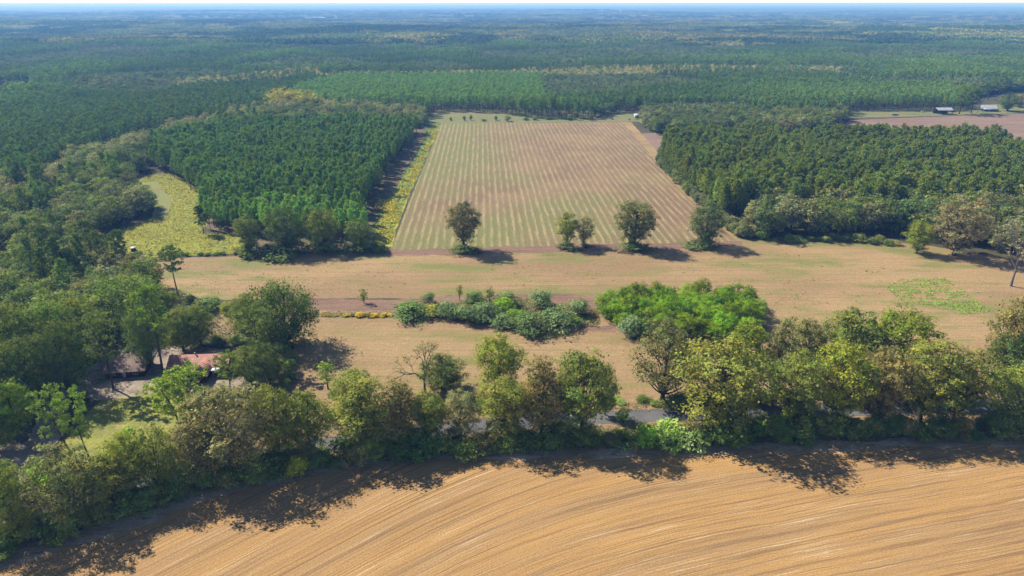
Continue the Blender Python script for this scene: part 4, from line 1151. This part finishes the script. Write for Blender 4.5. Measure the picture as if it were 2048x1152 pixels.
MASS = {
 'left': ('planted_pine_wood', 'dense planted pine stand left of the row-crop field'),
 'right': ('tall_pine_wood', 'dense tall pine stand right of the row-crop field'),
 'front': ('woodland_edge', 'leafy woodland edge in front of the right pine stand'),
 'belt': ('mixed_wood', 'mixed broadleaved wood running along the left side'),
 'belt_pine': ('pine_scatter', 'pines scattered through the mixed wood on the left side'),
 'brush': ('edge_brush', 'low brush along the field side of the right pine stand'),
 'clump': ('thicket', 'dark thicket beyond the right corner of the row-crop field'),
 'far_pines': ('pine_forest', 'wide pine forest reaching back from the fields'),
 'far_oaks': ('broadleaf_forest', 'paler broadleaved woods between the far pine stands'),
}
for key, (bx, by, bs, bt, kd) in blocks.items():
    keep = np.array([i not in taken[key] for i in range(len(bx))], bool)
    if keep.sum() < 3: continue
    mass(MASS[key][0], MASS[key][1], bx[keep], by[keep], terrain(bx[keep], by[keep]), bs[keep], bt[keep], proto_objects(kd), len(P[kd]))

# beyond 1700 m: patches of forest, each some dozens of crowns in one mesh
def patch(seed, size=46.0, n=52):
    r = np.random.default_rng(seed)
    cr = MB()
    for i in range(n):
        x, y = r.uniform(-size / 2, size / 2, 2)
        h = r.uniform(11, 18); R = r.uniform(2.6, 5.0)
        m = 20
        dd = dirs(r, m, -0.25)
        L = np.array([x, y, h - R * 1.1]) + dd * (R, R, R * 1.1) * r.uniform(.75, 1.05, (m, 1))
        c = varcol(r, 1, 0.08, 0.16)[0] * varcol(r, m, 0.05, 0.10)
        leaves(cr, L, dd, 3.4, c, r)
    me = cr.mesh('forest_patch'); me.materials.append(M['leaf'])
    return me
pm = [patch(200 + i) for i in range(3)]
pobs = []
for i, me in enumerate(pm):
    o = link('forest_patch', me, M['leaf'], None, (-300 + i * 300, 1850, float(terrain(-300 + i * 300, 1850)))); o.color = (0.055, 0.085, 0.033, 1)
    tag(o, 'patch of the forest in the far distance', kind='stuff'); pobs.append((o,))
def far_patches(name, label, d0, d1, sp, s, cut=0.80):
    X, Y = scatter(-cut * d1, cut * d1, d0, d1, sp, 0.45)
    m = (np.abs(X) < cut * Y + 100)
    X, Y = X[m], Y[m]
    zt = terrain(X, Y)
    px, py = ppx(X, Y, zt); ok = allowed(px, py)
    X, Y, zt = X[ok], Y[ok], zt[ok]; n = len(X)
    g = fbm(X / 260, Y / 300, 121); g2 = vnoise(X / 420, Y / 520, 131)
    a = np.array((0.034, 0.062, 0.028)); b = np.array((0.092, 0.118, 0.044)); c = np.array((0.150, 0.148, 0.070))
    k = np.clip((g - .46) / .14, 0, 1)[:, None]
    t = a * (1 - k) + b * k
    k2 = np.clip((fbm(X / 150, Y / 120, 141) - .62) / .08, 0, 1)[:, None]
    t = (t * (1 - k2) + c * k2) * (0.72 + 0.5 * g2)[:, None] * rng.uniform(.82, 1.18, (n, 1))
    h = s * (0.75 + 0.5 * vnoise(X / 300, Y / 340, 151)) * rng.uniform(.9, 1.1, n)
    o = mass(name, label, X, Y, zt, h, t, pobs, 3, wide=1.0)
    return o
far_patches('distant_forest', 'distant forest fading blue with haze', 1780, 4200, 42, 1.0)
far_patches('remote_forest', 'remote forest under the horizon', 4200, 9500, 95, 1.0)
# canopy to the horizon
nth, nrr = 420, 90
th = np.linspace(-0.80, 0.80, nth); rr_ = np.geomspace(9000, 40000, nrr)
TH, RR = np.meshgrid(th, rr_)
X = RR * np.sin(TH); Y = RR * np.cos(TH)
Zc = terrain(X, Y) + 12 + 9 * rng.random(X.shape) + 10 * vnoise(X / 800, Y / 900, 7)
v = np.stack([X, Y, Zc], -1).reshape(-1, 3)
f = [(i * nth + j, i * nth + j + 1, (i + 1) * nth + j + 1, (i + 1) * nth + j) for i in range(nrr - 1) for j in range(nth - 1)]
me = bpy.data.meshes.new('horizon_forest'); me.from_pydata(v.tolist(), [], f); me.update()
if me.polygons[0].normal.z < 0: me.flip_normals()
M['canopy'] = m_mottle('forest_canopy', (0.04, 0.07, 0.03), (0.08, 0.09, 0.045), (0.05, 0.08, 0.035), (0.0008, 0.0008, 1), (0.01, 0.01, 1))
tag(link('horizon_forest', me, M['canopy']), 'forest reaching the hazy horizon', kind='stuff')
# ------------------------------------------------------------ flowers and weeds
def ground_cover(name, label, poly, n, size, cols, hgt=0.5, seed=0, thresh=None, clump=(0.05, 0.09)):
    r = np.random.default_rng(seed)
    g = np.array([at(*p) for p in poly])
    x = r.uniform(g[:, 0].min(), g[:, 0].max(), n * 3); y = r.uniform(g[:, 1].min(), g[:, 1].max(), n * 3)
    px, py = ppx(x, y); m = inside(px, py, poly)
    if thresh is not None: m &= fbm(x * clump[0], y * clump[1], seed) > thresh
    x, y = x[m][:n], y[m][:n]; n = len(x)
    c = np.stack([x, y, r.uniform(0.1, hgt, n)], 1)
    mb = MB()
    k = r.integers(0, len(cols), n)
    col = np.array(cols)[k] * r.uniform(.75, 1.2, (n, 1))
    leaves(mb, c, np.tile((0, 0, 1.0), (n, 1)), size, col, r)
    me = mb.mesh(name)
    return tag(link(name, me, M['flower']), label, kind='stuff')
YEL = [(0.58, 0.43, 0.010), (0.48, 0.38, 0.012), (0.30, 0.31, 0.03)]
MPOLY = [(262, 368), (300, 350), (345, 348), (410, 385), (425, 430), (400, 465), (480, 472), (500, 505), (300, 512), (190, 500), (215, 470), (300, 440), (330, 440), (345, 400), (310, 362)]
ground_cover('meadow_weeds', 'mixed tall weeds on the yellow-green meadow', MPOLY, 34000, 0.5, [(0.28, 0.29, 0.04), (0.34, 0.31, 0.04), (0.21, 0.24, 0.04), (0.27, 0.23, 0.05)], 0.7, 3)
ground_cover('goldenrod', 'golden yellow wildflowers in drifts on the meadow', MPOLY, 16000, 0.5, YEL, 1.1, 5, 0.56, (0.05, 0.11))
ground_cover('goldenrod_strip', 'golden yellow wildflowers along the left edge of the row-crop field', [(754, 488), (762, 440), (792, 395), (822, 345), (848, 300), (866, 262), (876, 262), (852, 312), (815, 396), (780, 488)], 9000, 0.6, YEL, 1.1, 6, 0.42, (0.06, 0.06))
ground_cover('goldenrod_corner', 'bright patch of yellow wildflowers left of the strip', [(748, 418), (756, 402), (795, 400), (788, 425)], 2000, 0.6, YEL[:2], 1.1, 7)
ground_cover('strip_weeds', 'green weeds beside the row-crop field', [(748, 490), (745, 450), (785, 385), (852, 262), (845, 250), (880, 250), (842, 330), (810, 400), (776, 490)], 8000, 0.8, [(0.2, 0.26, 0.05), (0.13, 0.19, 0.04)], 0.8, 8)
ground_cover('creek_weeds', 'green vines and weeds between the creek shrubs', [(780, 625), (900, 605), (1060, 598), (1120, 610), (1195, 618), (1200, 655), (1140, 652), (1000, 650), (880, 636)], 9000, 0.55, [(0.10, 0.17, 0.03), (0.16, 0.2, 0.04), (0.22, 0.2, 0.04)], 0.8, 9)
ground_cover('ditch_weeds', 'yellow weeds in the ditch line left of the creek', [(440, 628), (470, 600), (640, 624), (785, 626), (785, 634), (640, 634)], 2600, 0.5, [(0.3, 0.25, 0.03), (0.17, 0.17, 0.05), (0.42, 0.34, 0.02)], 0.8, 10)
ground_cover('regrowth', 'bright green regrowth patch on the hay field near the right', [(1770, 575), (1800, 558), (1890, 556), (1925, 580), (1960, 605), (1985, 622), (1930, 630), (1870, 615), (1800, 600)], 9000, 0.42, [(0.22, 0.34, 0.04), (0.26, 0.32, 0.06)], 0.12, 11, 0.50, (0.35, 1.1))
ground_cover('hay_regrowth', 'green regrowth streaks across the hay field', [(300, 525), (1480, 492), (2000, 560), (2000, 640), (1540, 620), (1180, 580), (330, 590)], 17000, 0.4, [(0.22, 0.28, 0.07), (0.28, 0.28, 0.09)], 0.15, 12, 0.56, (0.12, 0.5))
ground_cover('verge_grass', 'dry grass and weeds along the road verges', [(0, 1115), (0, 1000), (300, 925), (600, 870), (900, 840), (1250, 806), (2048, 790), (2048, 806), (1300, 822), (900, 848), (650, 880), (1100, 852), (2048, 830), (2048, 878), (1400, 893), (900, 910), (600, 938), (200, 1050)], 24000, 0.38, [(0.26, 0.2, 0.09), (0.14, 0.16, 0.05), (0.09, 0.12, 0.03), (0.2, 0.13, 0.07)], 0.5, 13)
ground_cover('woodland_undergrowth', 'low undergrowth and bracken under the left trees', [(-60, 880), (-60, 620), (300, 560), (430, 610), (560, 690), (580, 800), (430, 700), (230, 690), (100, 800)], 26000, 0.55, [(0.07, 0.10, 0.03), (0.12, 0.13, 0.05), (0.05, 0.07, 0.025)], 0.9, 14, 0.42, (0.1, 0.1))

# ------------------------------------------------------------ buildings
def gable(mb, x0, x1, y0, y1, z, rise, over=0.5, th=0.12):
    """roof with its ridge along x"""
    yc = (y0 + y1) / 2
    a, b = x0 - over, x1 + over
    s = rise / ((y1 - y0) / 2)
    zl = z - over * s
    prof = [(y0 - over, zl), (yc, z + rise), (y1 + over, zl), (y1 + over, zl + th), (yc, z + rise + th), (y0 - over, zl + th)]
    v = [(x, p[0], p[1]) for x in (a, b) for p in prof]
    mb.add(v, [(0, 6, 7, 1), (1, 7, 8, 2)]); mb.add(v, [(2, 8, 9, 3), (5, 11, 6, 0)])
    mb.add(v, [(3, 9, 10, 4), (4, 10, 11, 5)])
    mb.add(v, [(0, 1, 4, 5), (1, 2, 3, 4), (6, 11, 10, 7), (7, 10, 9, 8)])
def ribs(mb, x0, x1, y0, y1, z, rise, over=0.5, sp=0.6):
    yc = (y0 + y1) / 2; s = rise / ((y1 - y0) / 2)
    x = x0
    while x <= x1:
        for sg, ye in ((1, y0 - over), (-1, y1 + over)):
            za, zb = z - over * s + .12, z + rise + .12
            v = [(x - .04, ye, za), (x + .04, ye, za), (x + .04, yc, zb), (x - .04, yc, zb)]
            v += [(p[0], p[1], p[2] + .035) for p in v]
            mb.add(v, [(4, 5, 6, 7), (0, 1, 5, 4), (1, 2, 6, 5), (3, 7, 6, 2), (0, 4, 7, 3)])
        x += sp
def wallbox(mb, x0, x1, y0, y1, h, rise=0, axis='x'):
    mb.box(x0, x1, y0, y1, 0, h)
    yc = (y0 + y1) / 2
    if rise:
        for x in (x0, x1):
            v = [(x, y0, h), (x, y1, h), (x, yc, h + rise)]; mb.add(v, [(0, 1, 2)])
def window(root, x, y, z, w, h, face='-y'):
    f = MB(); p = MB()
    if face == '-y':
        f.box(x - w / 2 - .08, x + w / 2 + .08, y - .08, y - .002, z - .08, z); f.box(x - w / 2 - .08, x + w / 2 + .08, y - .08, y - .002, z + h, z + h + .08)
        f.box(x - w / 2 - .08, x - w / 2, y - .08, y - .002, z, z + h); f.box(x + w / 2, x + w / 2 + .08, y - .08, y - .002, z, z + h)
        f.box(x - .03, x + .03, y - .07, y - .03, z, z + h)
        p.box(x - w / 2, x + w / 2, y - .03, y - .004, z, z + h)
    else:
        f.box(x + .002, x + .08, y - w / 2 - .08, y + w / 2 + .08, z - .08, z); f.box(x + .002, x + .08, y - w / 2 - .08, y + w / 2 + .08, z + h, z + h + .08)
        f.box(x + .002, x + .08, y - w / 2 - .08, y - w / 2, z, z + h); f.box(x + .002, x + .08, y + w / 2, y + w / 2 + .08, z, z + h)
        p.box(x + .004, x + .03, y - w / 2, y + w / 2, z, z + h)
    o = link('window', f.mesh('window_frame'), M['white'], root); link('pane', p.mesh('pane'), M['glass'], o)
def door(root, x, y, w=0.95, h=2.05):
    p = MB(); p.box(x - w / 2, x + w / 2, y - .06, y - .003, 0.15, 0.15 + h)
    o = link('door', p.mesh('door'), M['white'], root)
    k = MB(); k.box(x + w / 2 - .16, x + w / 2 - .08, y - .12, y - .061, 1.1, 1.2); link('handle', k.mesh('handle'), M['metal_roof'], o)

# red-roofed house, ridge roughly along x with a wing towards the road
hx, hy = at(338, 752)
hs = empty('red_roofed_house', (hx, hy, 0), math.radians(4))
tag(hs, 'house with a faded red metal roof and a wing towards the road', 'house')
w = MB(); wallbox(w, 0, 17.5, 0.3, 8.0, 2.7, 2.2); link('wall', w.mesh('wall'), M['red_wall'], hs)
w = MB()
w.box(8.2, 12.8, -5.2, 0.298, 0, 2.65)
w.add([(8.2, -5.2, 2.65), (12.8, -5.2, 2.65), (10.5, -5.2, 4.2)], [(0, 1, 2)]); link('wing_wall', w.mesh('wing_wall'), M['red_wall'], hs)
rf = MB(); gable(rf, 0, 17.5, 0.3, 8.0, 2.7, 2.2); rfo = link('roof', rf.mesh('roof'), M['red_roof'], hs)
rb = MB(); ribs(rb, 0, 17.5, 0.3, 8.0, 2.7, 2.2); link('roof_seams', rb.mesh('seams'), M['red_roof'], rfo)
rf = MB()
for sx, ex in ((7.7, 10.5), (13.3, 10.5)):
    zl, zr = 2.4, 4.25
    v = [(sx, -5.7, zl), (ex, -5.7, zr), (ex, 3.6, zr), (sx, 0.6, zl)]
    v += [(a, b, c + .12) for a, b, c in v]
    rf.add(v, [(0, 1, 2, 3), (4, 5, 6, 7), (0, 1, 5, 4), (1, 2, 6, 5), (2, 3, 7, 6), (3, 0, 4, 7)])
rw = link('wing_roof', rf.mesh('wing_roof'), M['red_roof'], hs)
rb = MB()
for k in range(7):
    y = -5.5 + k * 0.9
    for sx, ex in ((7.7, 10.5), (13.3, 10.5)):
        v = [(sx, y, 2.52), (ex, y, 4.37), (ex, y + .08, 4.37), (sx, y + .08, 2.52)]; v += [(a, b, c + .07) for a, b, c in v]
        rb.add(v, [(4, 5, 6, 7), (0, 1, 5, 4), (2, 3, 7, 6), (0, 4, 7, 3)])
link('roof_seams', rb.mesh('seams'), M['red_roof'], rw)
for x in (2.0, 5.4, 15.5): window(hs, x, 0.3, 1.0, 1.3, 1.2)
window(hs, 10.5, -5.2, 1.0, 1.6, 1.2); door(hs, 14.0, 0.3)
pc = MB(); pc.box(13.4, 17.3, -2.0, 0.1, 2.3, 2.42); po = link('porch_roof', pc.mesh('porch_roof'), M['white'], hs)
for x in (13.9, 17.1):
    q = MB(); q.box(x - .07, x + .07, -1.9, -1.76, 0, 2.3); link('porch_post', q.mesh('porch_post'), M['white'], hs)
pc = MB(); pc.box(-0.4, 1.6, -1.5, 0.1, 0, 1.9); link('lean_to', pc.mesh('lean_to'), M['white'], hs)
v_ = MB(); v_.tube([(7.2, 4.1, 4.6), (7.2, 4.1, 5.6)], [.16, .16], 8); v_.tube([(7.2, 4.1, 5.6), (7.2, 4.1, 5.75)], [.28, .05], 8); link('flue', v_.mesh('flue'), M['metal_roof'], hs)

# brown-roofed house
hx, hy = at(212, 758)
hb = empty('brown_roofed_house', (hx, hy, 0), math.radians(8))
tag(hb, 'low house with a brown shingle roof and dark red walls left of the red roof', 'house')
w = MB(); wallbox(w, 0, 11.0, 0, 8.4, 2.5, 1.6); link('wall', w.mesh('wall'), M['red_wall'], hb)
rf = MB(); gable(rf, 0, 11.0, 0, 8.4, 2.5, 1.6, 0.8); link('roof', rf.mesh('roof'), M['brown_roof'], hb)
for x in (2.2, 8.6): window(hb, x, 0, 1.0, 1.3, 1.1)
door(hb, 5.4, 0)

# open pole shed with a silver roof at the far homestead
sx_, sy_ = at(1875, 229)
sh = empty('silver_roofed_shed', (sx_, sy_, 0), 0)
tag(sh, 'open shed with a bright silver roof under the far pines', 'shed')
rf = MB(); gable(rf, 0, 15, 0, 9, 4.2, 2.0, .5); rr0 = link('roof', rf.mesh('roof'), M['metal_roof'], sh)
rb = MB(); ribs(rb, 0, 15, 0, 9, 4.2, 2.0, .5, 1.2); link('roof_seams', rb.mesh('seams'), M['metal_roof'], rr0)
for x in (0.2, 5, 10, 14.8):
    for y in (0.2, 8.8):
        q = MB(); q.box(x - .12, x + .12, y - .12, y + .12, 0, 4.15); link('post', q.mesh('post'), M['dark_wall'], sh)
q = MB(); q.box(0.3, 14.7, 8.5, 8.65, 0, 4.1); link('back_wall', q.mesh('back_wall'), M['dark_wall'], sh)

# tractor
tx, ty = at(1903, 224)
tr0 = empty('tractor', (tx, ty, 0), math.radians(15)); tag(tr0, 'red tractor parked beside the silver-roofed shed', 'tractor')
b = MB(); b.box(0, 2.6, -.5, .5, .9, 1.8); b.box(-1.3, 0, -.6, .6, .9, 1.3); link('body', b.mesh('body'), M['red_paint'], tr0)
b = MB(); b.box(-1.4, 0.1, -.75, .75, 2.6, 2.72); link('canopy', b.mesh('canopy'), M['red_paint'], tr0)
for yy in (-.65, .65):
    for xx in (-1.3, 0):
        q = MB(); q.box(xx - .04, xx + .04, yy - .04, yy + .04, 1.3, 2.6); link('canopy_post', q.mesh('post'), M['rubber'], tr0)
def wheel(root, x, y, r, w):
    q = MB(); q.tube([(x, y - w, r), (x, y - w * .6, r), (x, y + w * .6, r), (x, y + w, r)], [r * .86, r, r, r * .86], 18)
    o = link('wheel', q.mesh('tyre'), M['rubber'], root)
    q = MB(); q.tube([(x, y - w - .02, r), (x, y - w * .9, r), (x, y + w * .9, r), (x, y + w + .02, r)], [.02, r * .55, r * .55, .02], 12); link('rim', q.mesh('rim'), M['concrete'], o)
wheel(tr0, -.7, -.95, .85, .25); wheel(tr0, -.7, .95, .85, .25); wheel(tr0, 2.2, -.75, .5, .16); wheel(tr0, 2.2, .75, .5, .16)

# far house
hx, hy = at(1962, 222)
h3 = empty('grey_roofed_house', (hx, hy, 0), math.radians(-14)); tag(h3, 'grey metal roofed house with dark walls at the far homestead', 'house')
w = MB(); wallbox(w, 0, 14, 0, 9, 2.9, 2.6); link('wall', w.mesh('wall'), M['dark_wall'], h3)
rf = MB(); gable(rf, 0, 14, 0, 9, 2.9, 2.6, .7); link('roof', rf.mesh('roof'), M['metal_roof'], h3)
rf = MB(); v = [(1, -3.2, 2.3), (13, -3.2, 2.3), (13, -0.7, 2.62), (1, -0.7, 2.62)]; v += [(a, b, c - .1) for a, b, c in v]
rf.add(v, [(0, 1, 2, 3), (7, 6, 5, 4), (0, 4, 5, 1), (1, 5, 6, 2), (3, 7, 4, 0)]); link('porch_roof', rf.mesh('porch_roof'), M['metal_roof'], h3)
for x in (1.2, 7, 12.8):
    q = MB(); q.box(x - .1, x + .1, -3.1, -2.9, 0, 2.3); link('porch_post', q.mesh('porch_post'), M['white'], h3)
for x in (3, 11): window(h3, x, 0, 1.0, 1.4, 1.2)
door(h3, 7, 0)

# white box shed on the pasture
hx, hy = at(1270, 236)
h4 = empty('white_shed', (hx, hy, 0), 0.1); tag(h4, 'small white box shed at the far edge of the pasture', 'shed')
w = MB(); w.box(0, 5.2, 0, 4, 0, 2.9); link('wall', w.mesh('wall'), M['white'], h4)
w = MB(); v = [(-.3, -.3, 2.92), (5.5, -.3, 2.92), (5.5, 4.3, 3.4), (-.3, 4.3, 3.4)]; v += [(a, b, c + .1) for a, b, c in v]
w.add(v, [(0, 3, 2, 1), (4, 5, 6, 7), (0, 1, 5, 4), (1, 2, 6, 5), (2, 3, 7, 6), (3, 0, 4, 7)]); link('roof', w.mesh('roof'), M['white'], h4)
w = MB(); w.box(1.4, 3.8, -.05, -.003, 0.1, 2.3); link('door', w.mesh('door'), M['dark_wall'], h4)
# small stand shed at the meadow edge
hx, hy = at(268, 503)
h5 = empty('tin_roofed_hut', (hx, hy, 0), 0.3); tag(h5, 'tiny hut with a pale tin roof in the meadow edge bushes', 'hut')
w = MB(); w.box(-.9, .9, -.8, .8, 0, 1.7); link('wall', w.mesh('wall'), M['dark_wall'], h5)
w = MB(); v = [(-1.0, -0.9, 1.72), (1.0, -0.9, 1.72), (1.0, .9, 2.0), (-1.0, .9, 2.0)]; v += [(a, b, c + .08) for a, b, c in v]
w.add(v, [(0, 3, 2, 1), (4, 5, 6, 7), (0, 1, 5, 4), (1, 2, 6, 5), (2, 3, 7, 6), (3, 0, 4, 7)]); link('roof', w.mesh('roof'), M['white'], h5)
# dark trailer on the homestead grass
hx, hy = at(1790, 231)
h6 = empty('flat_trailer', (hx, hy, 0), 0.05); tag(h6, 'dark low trailer on the green grass before the far pines', 'trailer')
w = MB(); w.box(-3, 3, -1.1, 1.1, .6, .85); w.box(-3, 3, -1.1, -1.0, .86, 1.3); w.box(-3, 3, 1.0, 1.1, .86, 1.3); w.box(3, 4.4, -.08, .08, .62, .74); link('bed', w.mesh('bed'), M['dark_wall'], h6)
for yy in (-1.25, 1.25):
    for xx in (-.5, .5): wheel(h6, xx, yy, .36, .1)
# far warehouse and pale sheds
def long_shed(px, py, L, D, h, label, rz=0):
    x, y = at(px, py); zt = float(terrain(x, y))
    o = empty('long_shed', (x, y, zt), rz); tag(o, label, 'building')
    w = MB(); wallbox(w, -L / 2, L / 2, 0, D, h, h * .35); link('wall', w.mesh('wall'), M['concrete'], o)
    r = MB(); gable(r, -L / 2, L / 2, 0, D, h, h * .35, .6); link('roof', r.mesh('roof'), M['metal_roof'], o)
long_shed(643, 39, 130, 34, 10, 'long pale warehouse far off in the forest left of centre')
long_shed(612, 24.5, 190, 60, 14, 'very distant pale warehouse above the long one')
long_shed(1645, 160, 40, 14, 6, 'pale shed in a clearing of the right forest')
# water towers
for px, lab in ((1189, 'left of two distant white water towers'), (1222, 'right of two distant white water towers')):
    x = (px - 1024) / FPX * 6100; y = 6000.0; zt = float(terrain(x, y))
    o = empty('water_tower', (x, y, zt), 0); tag(o, lab, 'water tower')
    q = MB(); q.tube([(0, 0, -2), (0, 0, 6), (0, 0, 42)], [7, 3, 3], 12); link('stem', q.mesh('stem'), M['white'], o)
    hh = 40; q = MB(); q.tube([(0, 0, hh), (0, 0, hh + 4), (0, 0, hh + 9), (0, 0, hh + 13), (0, 0, hh + 15)], [3, 11, 14, 10, 1], 18); link('tank', q.mesh('tank'), M['white'], o)
# pond glimpsed at the left
poly_ground('pond', [(-60, 176), (60, 176), (66, 190), (-60, 197)], M['water'], 3 * Z, seed=20)
poly_ground('far_yellow_field', [(-60, 212), (14, 212), (14, 222), (-60, 224)], M['meadow'], 3 * Z, seed=21)

# trees round the homestead
for px, py, top, w, k, c, lab in [
    (1918, 228, 170, 44, 'yardpine', (0.075, 0.12, 0.03), 'big round pine between silver shed and grey-roofed house'),
    (1942, 226, 172, 34, 'yardpine', (0.06, 0.10, 0.03), 'dark pine left of the grey-roofed house'),
    (2015, 222, 185, 42, 'oak', DKG, 'dark round tree right of the grey-roofed house'),
    (2040, 214, 188, 36, 'oak', (0.12, 0.12, 0.06), 'pale round tree at the right edge by the homestead'),
    (1975, 200, 158, 36, 'yardpine', (0.05, 0.085, 0.03), 'tall pine behind the grey-roofed house'),
    (2005, 195, 150, 34, 'yardpine', (0.05, 0.085, 0.03), 'tall pine second behind the grey-roofed house')]:
    plant(k, px, py, top, w, c, 'pine_tree' if 'pine' in k else 'broadleaf_tree', lab)

# ------------------------------------------------------------ air
hz = MB(); hz.box(-50000, 50000, -50000, 50000, -45, CAM_H + 4)
me = hz.mesh('haze')
N = NT('haze_air')
vol = N.n('ShaderNodeVolumePrincipled')
vol.inputs['Color'].default_value = (0.19, 0.45, 1.0, 1)
vol.inputs['Absorption Color'].default_value = (0.6, 0.6, 0.6, 1)
vol.inputs['Density'].default_value = 0.000155
vol.inputs['Anisotropy'].default_value = 0.1
N.t.links.new(vol.outputs[0], N.out.inputs['Volume'])
tag(link('haze', me, N.m), 'pale blue haze in the air', kind='stuff')
